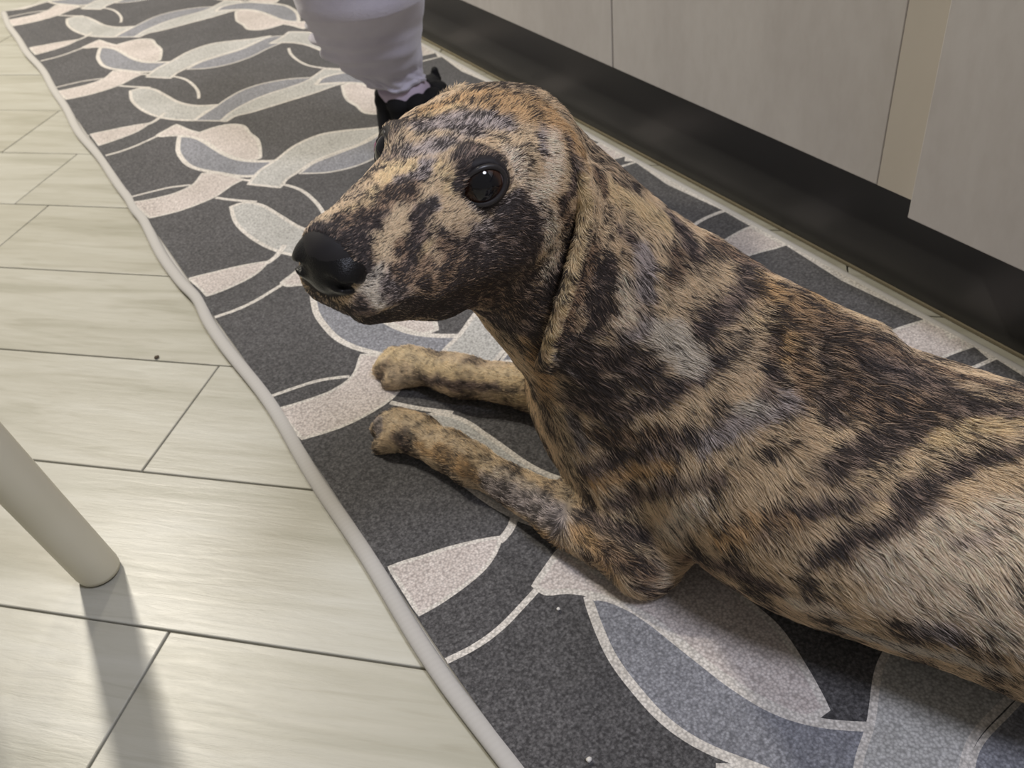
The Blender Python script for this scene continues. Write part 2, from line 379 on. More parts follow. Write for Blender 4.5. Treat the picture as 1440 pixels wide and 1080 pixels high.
class Field:
    def __init__(s, lo, hi, h):
        s.lo = np.array(lo, float); s.h = h
        s.n = np.ceil((np.array(hi) - s.lo) / h).astype(int) + 1
        s.ax = [(s.lo[i] + h * np.arange(s.n[i])).astype(np.float32) for i in range(3)]
        s.d = np.full(tuple(s.n), 0.05, np.float32)
    def sub(s, lo, hi):
        a = np.clip(np.floor((np.array(lo) - s.lo) / s.h).astype(int), 0, s.n)
        b = np.clip(np.ceil((np.array(hi) - s.lo) / s.h).astype(int) + 1, 0, s.n)
        sl = tuple(slice(a[i], b[i]) for i in range(3))
        X, Y, Z = np.meshgrid(s.ax[0][sl[0]], s.ax[1][sl[1]], s.ax[2][sl[2]], indexing='ij', sparse=True)
        return sl, X, Y, Z
    def blend(s, sl, v, k, cut=False):
        d = s.d[sl]
        if cut:
            v = -v
            hh = np.clip(0.5 + 0.5 * (v - d) / k, 0, 1); s.d[sl] = d * (1 - hh) + v * hh + k * hh * (1 - hh)
        else:
            hh = np.clip(0.5 + 0.5 * (d - v) / k, 0, 1); s.d[sl] = d * (1 - hh) + v * hh - k * hh * (1 - hh)
    def cone(s, a, ra, b, rb, k=0.02, sq=None, cut=False):
        # tapered capsule; sq=(axis, factor) flattens it along an axis
        a = np.array(a, float); b = np.array(b, float); m = 0.05 + k
        if sq: m += max(ra, rb) * (sq[1] - 1 if sq[1] > 1 else 0)
        sl, X, Y, Z = s.sub(np.minimum(a - ra, b - rb) - m, np.maximum(a + ra, b + rb) + m)
        ab = b - a; L = float(ab @ ab)
        px, py, pz = X - a[0], Y - a[1], Z - a[2]
        t = np.clip((px * ab[0] + py * ab[1] + pz * ab[2]) / L, 0, 1)
        qx, qy, qz = px - t * ab[0], py - t * ab[1], pz - t * ab[2]
        r2 = qx * qx + qy * qy + qz * qz
        if sq:
            u = nrm(sq[0]); c = qx * u[0] + qy * u[1] + qz * u[2]
            r2 = r2 - c * c + (c / sq[1]) ** 2
        s.blend(sl, (np.sqrt(r2) - (ra + (rb - ra) * t)).astype(np.float32), k, cut)
    def ell(s, c, r, M=None, k=0.02, cut=False):
        # ellipsoid, rows of M are its axes
        c = np.array(c, float); r = np.array(r, float); M = np.eye(3) if M is None else np.asarray(M)
        e = np.sqrt(((M.T * r) ** 2).sum(1)) + 0.05 + k
        sl, X, Y, Z = s.sub(c - e, c + e)
        px, py, pz = X - c[0], Y - c[1], Z - c[2]
        q = [(px * M[i][0] + py * M[i][1] + pz * M[i][2]) for i in range(3)]
        k0 = np.sqrt(sum((q[i] / r[i]) ** 2 for i in range(3)))
        k1 = np.sqrt(sum((q[i] / r[i] ** 2) ** 2 for i in range(3))) + 1e-6
        s.blend(sl, (k0 * (k0 - 1) / k1).astype(np.float32), k, cut)

def surface_nets(F):
    d = F.d; n = d.shape; ins = d < 0
    nx, ny, nz = n
    P = np.zeros((nx-1, ny-1, nz-1, 3), np.float32); C = np.zeros((nx-1, ny-1, nz-1), np.float32)
    off = [(i, j, k) for i in (0, 1) for j in (0, 1) for k in (0, 1)]
    def corner(o, A): return A[o[0]:o[0]+nx-1, o[1]:o[1]+ny-1, o[2]:o[2]+nz-1]
    tot = sum(corner(o, ins).astype(np.int8) for o in off)
    act = (tot > 0) & (tot < 8)
    I = np.argwhere(act)
    acc = np.zeros((len(I), 3)); cnt = np.zeros(len(I))
    for a in off:
        for ax in range(3):
            if a[ax]: continue
            b = list(a); b[ax] = 1; b = tuple(b)
            da = d[I[:,0]+a[0], I[:,1]+a[1], I[:,2]+a[2]]; db = d[I[:,0]+b[0], I[:,1]+b[1], I[:,2]+b[2]]
            m = (da < 0) != (db < 0)
            t = np.where(m, da / np.where(m, da - db, 1), 0)
            p = np.array(a, float)[None, :] + 0 * acc; p[:, ax] = t
            acc[m] += p[m]; cnt[m] += 1
    V = F.lo + F.h * (I + acc / cnt[:, None])
    idx = np.full((nx-1, ny-1, nz-1), -1, np.int32); idx[act] = np.arange(len(I))
    Q = []
    for ax in range(3):
        s0 = [slice(None)]*3; s1 = [slice(None)]*3
        s0[ax] = slice(0, -1); s1[ax] = slice(1, None)
        A = ins[tuple(s0)]; B = ins[tuple(s1)]
        e = np.argwhere(A != B)
        o1, o2 = [(1, 2), (2, 0), (0, 1)][ax]
        e = e[(e[:, o1] > 0) & (e[:, o2] > 0) & (e[:, o1] < n[o1]-1) & (e[:, o2] < n[o2]-1)]
        flip = A[e[:,0], e[:,1], e[:,2]]
        def at_(d1, d2):
            q = e.copy(); q[:, o1] -= d1; q[:, o2] -= d2
            return idx[q[:,0], q[:,1], q[:,2]]
        q = np.stack([at_(1,1), at_(0,1), at_(0,0), at_(1,0)], 1)
        q[~flip] = q[~flip][:, ::-1]
        Q.append(q)
    return V, np.concatenate(Q)

# ---- head frame: origin between the eyes, h forward, l to the dog's left (towards the room), u up
HM = np.array([.1990, .4380, .4250]); HS = .93
_h = nrm([-.891, -.452, .043]); _l = nrm([.440, -.883, -.164]); _l = nrm(_l - _h * (_l @ _h)); _u = np.cross(_h, _l)
HR = np.stack([_h, _l, _u])
def hp(x, y, z): return HM + HR.T @ (HS * np.array([x, y, z], float))
def hd(x, y, z): return nrm(HR.T @ np.array([x, y, z], float))

EYE = [(hp(-.001 if e > 0 else .003, e * (.0335 if e > 0 else .0292), -.0035 if e > 0 else -.0045), hd(.68 if e > 0 else .80, e * (.70 if e > 0 else .57), .18)) for e in (1, -1)]   # centre and axis of each eye opening

def build_field(h=0.003):
    F = Field((0.08, -0.36, -0.012), (0.86, 0.90, 0.47), h)
    N = nrm([.914, .406, 0]); B = nrm([.406, -.914, 0]); Z = np.array([0, 0, 1.])
    M = np.stack([B, N, Z])
    C = lambda x, y, z: np.array([x, y, z])
    # trunk
    F.ell((.410,.425,.134), (.130,.084,.122), M, .02)
    F.ell((.442,.325,.118), (.165,.106,.114), M, .035)
    F.ell((.505,.190,.120), (.180,.098,.108), M, .035)
    F.ell((.575,.040,.115), (.170,.084,.098), M, .035)
    F.ell((.620,-.080,.105), (.130,.098,.100), M, .035)
    F.cone((.402,.435,.262), .022, (.440,.33,.238), .024, .03)      # withers
    F.cone((.440,.33,.220), .022, (.540,.05,.190), .026, .03)      # spine
    # hindquarters
    for s, kx in ((-1, 0), (1, 0)):
        c = C(.605,-.12,.080) + N * s * .085
        F.ell(c, (.115,.052,.092), M, .03)
        k0 = c + B * -.09 + N * s * .025 + Z * -.045
        F.cone(c, .055, k0, .034, .03)
        hk = k0 + B * .17 + Z * -.012
        F.cone(k0, .030, hk, .018, .015)
        F.cone(hk, .018, hk - B * .13 + N * s * .012, .016, .012)
    F.cone((.65,-.20,.12), .022, (.69,-.30,.03), .014, .02)
    # shoulder, upper arm, near elbow
    F.ell((.375,.430,.165), (.075,.040,.095), M, .03)
    F.cone((.350,.485,.130), .046, (.332,.418,.050), .031, .025)
    F.cone((.368,.47,.20), .045, (.352,.475,.12), .045, .03)
    F.cone((.330,.414,.046), .029, (.316,.402,.028), .018, .02)
    # prosternum and front of chest
    F.ell((.372,.535,.125), (.060,.070,.085), M, .04)
    F.ell((.360,.488,.075), (.055,.048,.060), M, .03)
    # near foreleg
    F.cone((.322,.410,.038), .031, (.295,.485,.034), .0225, .02)
    F.cone((.295,.485,.034), .0225, (.265,.600,.027), .0165, .015)
    F.cone((.262,.600,.028), .0205, (.256,.632,.026), .0195, .012)
    F.cone((.256,.632,.025), .0190, (.232,.690,.024), .021, .012, (Z, .85))
    near = [((.236,.683,.024),(.2085,.704,.020),.0115), ((.240,.690,.028),(.216,.722,.024),.0125), ((.246,.692,.027),(.2300,.7245,.023),.0122), ((.250,.686,.022),(.2450,.7120,.018),.0108)]
    for a, b, r in near:
        a = np.array(a) + (.007,-.016,0); b = np.array(b) + (.007,-.016,0)
        F.cone(a, r, b, r * .98, .006); b = np.array(b); d = nrm(b - np.array(a))
        F.cone(b, r * .98, b + d * .010 - Z * .007, r * .8, .005)
    F.cone((.257,.634,.014), .011, (.262,.628,.008), .008, .006)
    # far foreleg
    F.cone((.500,.470,.060), .040, (.470,.520,.040), .032, .03)
    F.cone((.500,.470,.060), .045, (.46,.46,.14), .05, .03)
    F.cone((.470,.520,.038), .030, (.372,.655,.032), .0235, .02)
    F.cone((.372,.655,.032), .0235, (.320,.718,.032), .0195, .015)
    F.cone((.322,.716,.034), .0215, (.312,.735,.032), .021, .012)
    F.cone((.316,.730,.030), .0195, (.288,.782,.028), .0215, .012, (Z, .85))
    far = [((.288,.770,.025),(.262,.792,.019),.0120), ((.292,.779,.030),(.262,.813,.024),.0128), ((.298,.784,.029),(.2740,.8210,.023),.0128), ((.304,.782,.023),(.290,.815,.018),.0115)]
    for a, b, r in far:
        a = np.array(a) + (.007,-.016,0); b = np.array(b) + (.007,-.016,0)
        F.cone(a, r, b, r * .98, .006); b = np.array(b); d = nrm(b - np.array(a))
        F.cone(b, r * .98, b + d * .010 - Z * .007, r * .8, .005)
    F.cone((.322,.722,.016), .011, (.326,.708,.010), .008, .006)
    # neck
    F.cone((.400,.450,.185), .068, hp(-.110,0,-.080), .046, .04)
    F.cone((.365,.492,.150), .060, hp(-.095,.004,-.112), .044, .035)
    F.cone((.392,.452,.212), .052, hp(-.125,-.010,-.055), .036, .03)
    # head
    I = HR
    F.ell(hp(-.062,0,-.026), (.062,.047,.040), I, .012)
    F.ell(hp(-.100,.002,-.046), (.036,.038,.038), I, .02)
    F.ell(hp(-.018,0,-.016), (.032,.034,.027), I, .015)
    for s in (-1, 1):
        F.ell(hp(-.058,s*.036,-.048), (.046,.021,.038), I, .02)          # jaw muscle
        F.ell(hp(.012,s*.017,-.030), (.038,.016,.026), I, .02)           # cheek under the eye
        F.cone(hp(.000,s*.022,.003), .009, hp(-.034,s*.032,-.006), .009, .015)   # brow
        F.cone(hp(.036,s*.0130,-.046), .0195, hp(.084,s*.010,-.038), .0165, .010) # lips
        F.cone(hp(-.015,s*.021,-.062), .0200, hp(.040,s*.0140,-.052), .0190, .012)
    F.cone(hp(.000,0,-.019), .024, hp(.050,0,-.0185), .0200, .016)        # bridge
    F.cone(hp(.050,0,-.0185), .0200, hp(.088,0,-.017), .0192, .012)
    F.cone(hp(-.065,0,-.098), .036, hp(.000,0,-.084), .024, .02)         # lower jaw
    F.cone(hp(.000,0,-.085), .024, hp(.064,0,-.064), .0140, .010)
    for e, D in EYE:
        a1 = nrm(hd(1, 0, -.2) - D * (hd(1, 0, -.2) @ D)); a2 = np.cross(D, a1); E3 = np.stack([a1, D, a2])
        F.ell(e - D * .001, (.0165,.0105,.0145), E3, .005)                # lids
        F.ell(e + D * .0080, (.0126,.0125,.0102), E3, .0025, cut=True)
        F.cone(e + a1 * .0100 + D * .0090, .0035, e + a1 * .0165 + D * .0070, .0018, .003, cut=True)
    return F

def ear_field(s):
    # a drop ear: rolled front edge and a thin flap behind it; s=+1 the dog's left ear, -1 its right
    def m(p): return hp(p[0] - (.015 if s < 0 else 0), s * p[1], p[2] * (1 if s > 0 else .72))
    front = [(-.080,.043,-.006),(-.0812,.0560,-.0200),(-.0850,.0625,-.0390),(-.0850,.0655,-.0565),(-.0785,.0673,-.0718),(-.0705,.0676,-.0912),(-.0655,.0660,-.1130),(-.0640,.0624,-.1407),(-.0697,.0575,-.1690),(-.0765,.0535,-.189)]
    back = [(-.112,.040,-.030),(-.130,.0560,-.0480),(-.1280,.0690,-.0661),(-.1170,.0780,-.083),(-.1045,.0815,-.0966),(-.0924,.0805,-.1146),(-.0820,.0770,-.1329),(-.0757,.0700,-.1557),(-.0755,.0615,-.1786),(-.0790,.0550,-.195)]
    P = np.array([m(p) for p in front + back])
    F = Field(P.min(0) - .02, P.max(0) + .02, .0015)
    n = len(front)
    for i in range(n - 1):
        a, b = P[i], P[i+1]
        F.cone(a, .0048 - .0002*i, b, .0048 - .0002*(i+1), .003)
        for q in (0, .2, .4, .6, .8):
            f = P[i] * (1-q) + P[i+1] * q; g = P[n+i] * (1-q) + P[n+i+1] * q
            mid = (f + g) / 2 + hd(0, s, 0) * -.005
            F.cone(f, .0026, mid, .0026, .003); F.cone(mid, .0026, g, .0022, .003)
    return F

def nose_field():
    F = Field(hp(0.0930,0,-0.0203) - .04, hp(0.0930,0,-0.0203) + .04, .0013)
    I = HR
    F.ell(hp(0.0915,0,-0.0165), (.0160,.0176,.0142), I, .006)
    F.ell(hp(0.0918,0,-0.0265), (.0150,.0160,.0140), I, .006)
    F.cone(hp(0.0954,0,-0.0340), .0045, hp(0.0906,0,-0.0490), .0025, .004)
    for s in (-1, 1):
        F.ell(hp(0.0954,s*0.0126,-0.0221), (.0130,.0090,.0110), I, .004)
        F.cone(hp(0.1107,s*0.0084,-0.0221), .0034, hp(0.1028,s*0.0180,-0.0234), .0022, .002, cut=True)
        F.cone(hp(0.1028,s*0.0180,-0.0246), .0022, hp(0.0930,s*0.0234,-0.0290), .0012, .002, cut=True)
    F.cone(hp(0.1137,0,-0.0115), .0010, hp(0.1113,0,-0.0390), .0010, .0015, cut=True)
    return F

# coat markings, plus painted-in shade behind the ear and a lilac neck highlight: x y z radius tone share-of-dark weight (mm, 0.1 mm, %)
COAT = """
212 466 439 64 o 40 10;218 468 438 65 o 40 10;224 468 438 65 o 40 10;231 469 438 66 o 40 10;236 467 439 66 o 40 10;240 464 439 66 o 40 10;
244 461 439 66 o 40 10;249 459 438 66 o 40 10;254 458 437 66 o 40 10;258 455 436 66 o 40 10;262 452 434 66 o 40 10;267 451 432 66 o 40 10;
273 450 429 67 o 40 10;246 453 437 65 o 25 10;251 450 435 65 o 25 10;256 447 434 65 o 25 10;261 446 431 66 o 25 10;267 445 429 66 o 25 10;
271 442 426 66 o 25 10;275 441 422 66 o 25 10;279 440 418 67 o 25 10;284 439 414 67 o 25 10;284 433 412 67 o 25 10;287 431 407 67 o 25 10;
297 440 396 69 o 25 10;197 446 440 62 g 45 10;202 445 439 62 g 45 10;207 445 439 63 g 45 10;212 444 438 63 g 45 10;218 443 438 63 g 45 10;
223 441 437 63 g 45 10;229 440 436 63 g 45 10;235 439 434 64 g 45 10;241 438 432 64 g 45 10;183 446 437 46 t 40 10;187 444 438 46 t 40 10;
190 442 438 46 t 40 10;194 440 438 46 t 40 10;197 439 438 46 t 40 10;201 437 437 46 t 40 10;204 435 437 46 t 40 10;207 432 437 46 t 40 10;
210 430 436 46 t 40 10;184 435 435 46 g 45 10;188 434 435 46 g 45 10;192 432 435 46 g 45 10;196 431 435 46 g 45 10;200 429 436 46 g 45 10;
204 429 436 46 g 45 10;208 429 436 46 g 45 10;213 431 436 46 g 45 10;218 432 435 47 g 45 10;252 430 425 44 t 35 10;250 425 423 44 t 35 10;
248 421 421 44 t 35 10;247 417 419 44 t 35 10;247 415 415 44 t 35 10;244 413 414 44 t 35 10;241 412 412 44 t 35 10;239 412 410 44 t 35 10;
272 434 420 41 c 8 15;270 431 418 41 c 8 15;268 427 416 41 c 8 15;266 424 413 41 c 8 15;265 422 411 41 c 8 15;263 420 409 41 c 8 15;
260 417 407 41 c 8 15;258 416 404 41 c 8 15;256 414 401 41 c 8 15;252 413 401 40 c 8 15;249 412 400 40 c 8 15;245 411 400 40 c 8 15;
242 410 399 40 c 8 15;267 438 424 25 g 60 10;265 435 423 25 g 60 10;264 433 422 24 g 60 10;262 430 421 24 g 60 10;261 428 420 24 g 60 10;
259 425 418 24 g 60 10;258 423 417 24 g 60 10;283 433 412 33 k 72 15;282 432 410 33 k 72 15;282 430 407 34 k 72 15;282 429 405 34 k 72 15;
282 428 402 34 k 72 15;282 427 399 34 k 72 15;280 425 397 34 k 72 15;278 423 395 34 k 72 15;277 422 392 34 k 72 15;276 422 389 34 k 72 15;
273 420 388 34 k 72 15;271 419 387 34 k 72 15;268 417 385 33 k 72 15;266 416 384 33 k 72 15;264 416 382 33 k 72 15;235 417 425 47 c 25 10;
235 415 422 47 c 25 10;236 413 418 47 c 25 10;238 412 414 47 c 25 10;239 412 410 47 c 25 10;241 411 406 48 c 25 10;242 411 402 48 c 25 10;
244 410 397 48 c 25 10;246 410 393 49 c 25 10;232 423 430 39 t 35 10;235 423 428 39 t 35 10;237 422 427 39 t 35 10;240 421 426 39 t 35 10;
210 417 434 34 k 90 15;207 414 433 34 k 90 15;204 412 431 34 k 90 15;206 412 432 34 k 90 15;209 412 432 34 k 90 15;218 415 432 23 k 75 10;
219 414 431 23 k 75 10;221 413 430 23 k 75 10;222 411 430 23 k 75 10;225 411 428 23 k 75 10;201 410 428 23 k 92 16;199 410 426 23 k 92 16;
198 409 425 23 k 92 16;196 409 423 23 k 92 16;197 408 421 23 k 92 16;197 407 418 23 k 92 16;200 410 414 23 k 92 16;202 410 412 23 k 92 16;
205 410 410 23 k 92 16;207 409 408 23 k 92 16;209 408 407 23 k 92 16;211 408 407 23 k 92 16;214 407 407 23 k 92 16;216 406 407 23 k 92 16;
218 405 407 23 k 92 16;220 404 409 23 k 92 16;221 404 410 23 k 92 16;223 404 412 23 k 92 16;224 404 413 23 k 92 16;223 405 416 23 k 92 16;
223 406 418 23 k 92 16;222 407 420 23 k 92 16;222 407 422 23 k 92 16;220 408 424 23 k 92 16;218 408 425 23 k 92 16;216 408 427 23 k 92 16;
214 408 429 23 k 92 16;211 408 429 23 k 92 16;208 408 429 23 k 92 16;206 409 428 23 k 92 16;196 409 424 23 k 85 10;195 409 423 23 k 85 10;
193 409 422 23 k 85 10;203 406 407 35 g 82 12;207 406 405 35 g 82 12;211 406 405 35 g 82 12;215 406 403 35 g 82 12;220 408 400 35 g 82 12;
223 409 400 36 g 82 12;227 409 400 36 g 82 12;231 410 400 36 g 82 12;236 409 395 68 k 93 16;236 409 390 69 k 93 16;237 409 384 69 k 93 16;
238 409 378 70 k 93 16;237 410 373 70 k 93 16;236 411 367 71 k 93 16;236 414 360 71 k 93 16;219 409 390 56 k 80 12;221 409 385 56 k 80 12;
223 409 381 57 k 80 12;225 410 376 57 k 80 12;228 411 369 58 k 80 12;231 413 361 58 k 80 12;237 418 350 60 k 80 12;247 432 334 62 k 80 12;
204 407 394 47 g 60 10;207 409 388 48 g 60 10;209 409 382 48 g 60 10;211 410 376 48 g 60 10;213 410 371 49 g 60 10;213 410 378 56 b 78 10;
214 410 372 57 b 78 10;215 412 364 58 b 78 10;217 414 356 58 b 78 10;224 426 341 61 b 78 10;251 412 379 54 c 42 12;254 413 372 54 c 42 12;
258 417 363 55 c 42 12;265 426 350 57 c 42 12;265 430 343 58 c 42 12;265 432 337 58 c 42 12;264 434 331 59 c 42 12;245 412 369 25 k 70 10;
245 413 365 25 k 70 10;245 414 362 25 k 70 10;245 416 357 25 k 70 10;264 415 387 37 b 65 10;265 416 382 38 b 65 10;268 418 377 38 b 65 10;
270 420 372 38 b 65 10;274 424 365 39 b 65 10;273 435 324 73 k 85 12;269 436 318 74 k 85 12;266 437 312 74 k 85 12;263 439 304 75 k 85 12;
184 401 371 94 b 82 12;195 410 358 98 b 82 12;208 423 343 102 b 82 12;223 437 326 107 b 82 12;234 443 315 109 b 82 12;243 444 307 111 b 82 12;
252 444 301 112 b 82 12;179 415 351 49 k 85 10;185 417 346 50 k 85 10;190 420 341 50 k 85 10;197 425 335 51 k 85 10;208 437 323 53 k 85 10;
226 466 297 57 k 85 10;231 467 292 57 k 85 10;236 465 289 58 k 85 10;240 463 286 58 k 85 10;243 460 283 58 k 85 10;247 458 281 58 k 85 10;
186 404 415 45 t 12 12;185 402 412 45 t 12 12;185 401 409 45 t 12 12;185 401 406 45 t 12 12;188 402 403 46 t 12 12;191 403 399 46 t 12 12;
194 404 395 46 t 12 12;193 404 408 30 t 25 10;196 404 406 31 t 25 10;198 405 404 31 t 25 10;201 405 402 31 t 25 10;204 406 399 31 t 25 10;
190 416 429 34 y 25 10;190 414 427 34 y 25 10;190 411 425 34 y 25 10;189 409 422 34 y 25 10;170 401 418 37 k 92 16;168 399 416 37 k 92 16;
166 397 414 37 k 92 16;165 396 411 37 k 92 16;163 395 408 37 k 92 16;161 394 406 37 k 92 16;159 394 404 37 k 92 16;157 393 402 37 k 92 16;
155 392 399 37 k 92 16;153 391 397 37 k 92 16;176 405 420 26 g 80 10;178 404 419 26 g 80 10;179 404 418 26 g 80 10;158 401 424 36 t 12 15;
155 399 423 36 t 12 15;153 397 421 36 t 12 15;150 395 420 36 t 12 15;146 393 419 36 t 12 15;143 391 417 36 t 12 15;140 389 416 35 t 12 15;
168 396 402 26 y 40 10;166 395 401 26 y 40 10;164 395 400 26 y 40 10;162 394 399 26 y 40 10;160 394 397 26 y 40 10;178 399 399 45 b 60 10;
181 399 394 46 b 60 10;183 399 389 46 b 60 10;186 400 384 47 b 60 10;181 398 384 46 b 60 10;177 396 383 46 b 60 10;174 395 382 46 b 60 10;
139 389 416 25 t 30 10;137 388 416 25 t 30 10;136 387 415 25 t 30 10;134 386 413 25 t 30 10;133 386 412 25 t 30 10;123 394 430 41 b 62 14;
127 395 430 42 b 62 14;131 397 430 42 b 62 14;135 399 429 42 b 62 14;139 401 429 42 b 62 14;143 402 429 43 b 62 14;147 403 429 43 b 62 14;
151 404 429 43 b 62 14;155 405 429 43 b 62 14;159 406 429 43 b 62 14;163 408 429 44 b 62 14;167 410 429 44 b 62 14;171 412 429 44 b 62 14;
132 394 428 35 k 72 12;135 395 427 35 k 72 12;139 396 427 35 k 72 12;142 397 426 35 k 72 12;146 398 426 36 k 72 12;133 401 431 25 y 45 14;
136 403 430 25 y 45 14;138 404 430 25 y 45 14;141 405 430 25 y 45 14;144 405 430 25 y 45 14;146 406 431 25 y 45 14;148 408 431 25 y 45 14;
150 410 432 25 y 45 14;152 411 432 25 y 45 14;159 419 433 37 y 12 14;164 424 433 37 y 12 14;169 428 432 37 y 12 14;171 427 432 37 y 12 14;
175 425 432 37 y 12 14;178 424 432 37 y 12 14;164 413 431 26 g 50 12;166 414 431 26 g 50 12;169 415 430 26 g 50 12;172 415 430 26 g 50 12;
175 416 430 26 g 50 12;178 417 429 26 g 50 12;181 418 429 26 g 50 12;183 419 430 26 g 50 12;186 420 430 26 g 50 12;188 420 431 26 g 50 12;
172 407 425 33 t 30 10;176 409 425 33 t 30 10;179 410 425 33 t 30 10;183 411 425 34 t 30 10;170 441 431 23 y 30 10;170 436 431 23 y 30 10;
169 431 432 23 y 30 10;184 472 432 16 k 85 13;184 472 429 16 k 85 13;183 472 427 16 k 85 13;182 472 425 16 k 85 13;182 470 423 16 k 85 13;
173 448 431 15 k 85 13;171 443 431 15 k 85 13;172 440 432 15 k 85 13;173 437 432 15 k 85 13;176 440 433 15 k 85 13;178 442 434 15 k 85 13;
180 443 435 15 k 85 13;181 446 436 15 k 85 13;182 449 437 15 k 85 13;183 452 439 15 k 85 13;189 447 440 27 t 35 10;188 444 439 27 t 35 10;
188 442 437 27 t 35 10;187 439 436 27 t 35 10;187 436 436 27 t 35 10;113 402 428 31 k 100 40;114 399 428 31 k 100 40;116 396 429 31 k 100 40;
118 394 428 31 k 100 40;120 393 428 31 k 100 40;122 391 427 31 k 100 40;124 389 426 31 k 100 40;126 388 424 31 k 100 40;128 387 423 31 k 100 40;
129 386 421 31 k 100 40;129 386 418 31 k 100 40;130 385 416 31 k 100 40;131 385 413 32 k 100 40;129 384 412 31 k 100 40;128 382 411 31 k 100 40;
126 382 409 31 k 100 40;131 384 406 46 l 28 15;129 383 403 46 l 28 15;127 383 399 46 l 28 15;129 383 395 46 l 28 15;131 383 389 47 l 28 15;
122 384 394 29 k 60 10;121 385 391 29 k 60 10;120 386 388 29 k 60 10;122 386 386 29 k 60 10;124 386 384 29 k 60 10;126 387 381 29 k 60 10;
134 405 366 31 k 60 10;137 406 364 31 k 60 10;139 385 395 47 g 55 12;140 386 390 47 g 55 12;142 387 384 48 g 55 12;147 397 372 50 g 55 12;
147 389 396 44 b 68 10;151 390 392 44 b 68 10;155 391 389 45 b 68 10;159 392 385 45 b 68 10;163 393 381 45 b 68 10;168 394 377 46 b 68 10;
173 396 373 46 b 68 10;178 399 368 47 b 68 10;187 409 358 49 b 68 10;110 404 387 22 k 95 12;111 402 386 22 k 95 12;112 400 386 22 k 95 12;
113 398 385 22 k 95 12;114 397 384 22 k 95 12;115 395 383 22 k 95 12;116 393 382 22 k 95 12;118 392 380 22 k 95 12;127 414 363 23 k 95 12;
128 413 362 23 k 95 12;130 411 360 23 k 95 12;132 410 360 23 k 95 12;134 409 359 23 k 95 12;136 408 359 23 k 95 12;139 410 356 24 k 95 12;
160 412 353 36 b 80 10;164 414 352 36 b 80 10;168 415 350 37 b 80 10;172 417 348 37 b 80 10;176 417 347 37 b 80 10;180 418 345 37 b 80 10;
189 402 398 77 k 80 10;196 406 388 78 k 80 10;203 408 379 80 k 80 10;210 410 370 81 k 80 10;218 413 360 83 k 80 10;224 426 341 86 k 80 10;
229 439 322 90 k 80 10;151 392 408 36 b 70 9;154 393 404 36 b 70 9;157 393 400 37 b 70 9;160 393 397 37 b 70 9;162 394 393 37 b 70 9;
165 394 389 38 b 70 9;136 384 391 43 k 78 11;140 386 387 44 k 78 11;145 389 382 45 k 78 11;150 394 375 45 k 78 11;155 397 370 46 k 78 11;
160 400 365 47 k 78 11;169 412 354 48 k 78 11;175 417 348 49 k 78 11;181 420 343 50 k 78 11;186 422 338 51 k 78 11;192 426 333 51 k 78 11;
199 431 326 52 k 78 11;111 400 426 31 b 72 15;114 397 428 31 b 72 15;116 396 428 31 b 72 15;119 395 429 31 b 72 15;122 394 429 31 b 72 15;
125 393 429 31 b 72 15;127 394 429 31 b 72 15;130 395 429 31 b 72 15;133 396 429 31 b 72 15;137 398 429 32 b 72 15;140 399 428 32 b 72 15;
143 400 428 32 b 72 15;146 401 428 32 b 72 15;149 402 428 32 b 72 15;152 403 428 32 b 72 15;155 404 428 32 b 72 15;158 405 428 33 b 72 15;
162 406 428 33 b 72 15;233 470 438 37 o 30 10;236 468 439 37 o 30 10;239 466 439 37 o 30 10;242 464 439 37 o 30 10;245 463 438 37 o 30 10;
248 462 438 37 o 30 10;252 461 438 37 o 30 10;255 460 437 37 o 30 10;258 458 436 37 o 30 10;261 456 435 37 o 30 10;264 454 434 37 o 30 10;
267 453 432 37 o 30 10;271 452 431 37 o 30 10;275 452 429 38 o 30 10;279 452 427 38 o 30 10;280 449 424 38 o 30 10;282 447 422 38 o 30 10;
284 445 419 38 o 30 10;286 444 416 38 o 30 10;289 443 413 38 o 30 10;292 443 409 38 o 30 10;209 460 439 32 y 30 10;212 461 439 32 y 30 10;
216 462 439 32 y 30 10;219 462 439 32 y 30 10;222 462 438 32 y 30 10;225 462 439 32 y 30 10;228 461 439 32 y 30 10;220 408 401 31 k 85 10;
223 409 398 32 k 85 10;226 409 396 32 k 85 10;230 409 394 32 k 85 10;233 409 391 32 k 85 10;232 408 389 32 k 85 10;231 408 386 32 k 85 10;
230 409 384 32 k 85 10;241 436 326 54 k 80 10;245 440 317 55 k 80 10;249 442 309 56 k 80 10;252 444 301 56 k 80 10;255 445 293 57 k 80 10;
255 448 287 57 k 80 10;255 450 281 58 k 80 10;255 452 274 58 k 80 10;285 424 392 21 y 22 20;286 424 389 21 y 22 20;286 424 386 21 y 22 20;
287 424 383 21 y 22 20;287 424 380 21 y 22 20;287 423 378 22 y 22 20;288 423 375 22 y 22 20;288 424 372 22 y 22 20;287 424 368 22 y 22 20;
287 424 365 22 y 22 20;286 424 362 22 y 22 20;286 424 359 22 y 22 20;285 423 356 22 y 22 20;284 423 354 22 y 22 20;283 422 351 22 y 22 20;
281 422 349 22 y 22 20;280 422 346 22 y 22 20;279 422 343 22 y 22 20;278 421 341 22 y 22 20;277 421 338 22 y 22 20;276 421 335 22 y 22 20;
274 421 333 22 y 22 20;273 420 330 22 y 22 20;271 420 327 22 y 22 20;271 421 324 23 y 22 20;270 421 321 23 y 22 20;268 422 318 23 y 22 20;
267 422 315 23 y 22 20;266 422 312 23 y 22 20;265 422 309 23 y 22 20;264 423 305 23 y 22 20;264 424 301 23 y 22 20;263 425 298 23 y 22 20;
262 426 294 23 y 22 20;261 427 290 23 y 22 20;260 427 287 23 y 22 20;260 428 283 24 y 22 20;260 430 279 24 y 22 20;260 432 274 24 y 22 20;
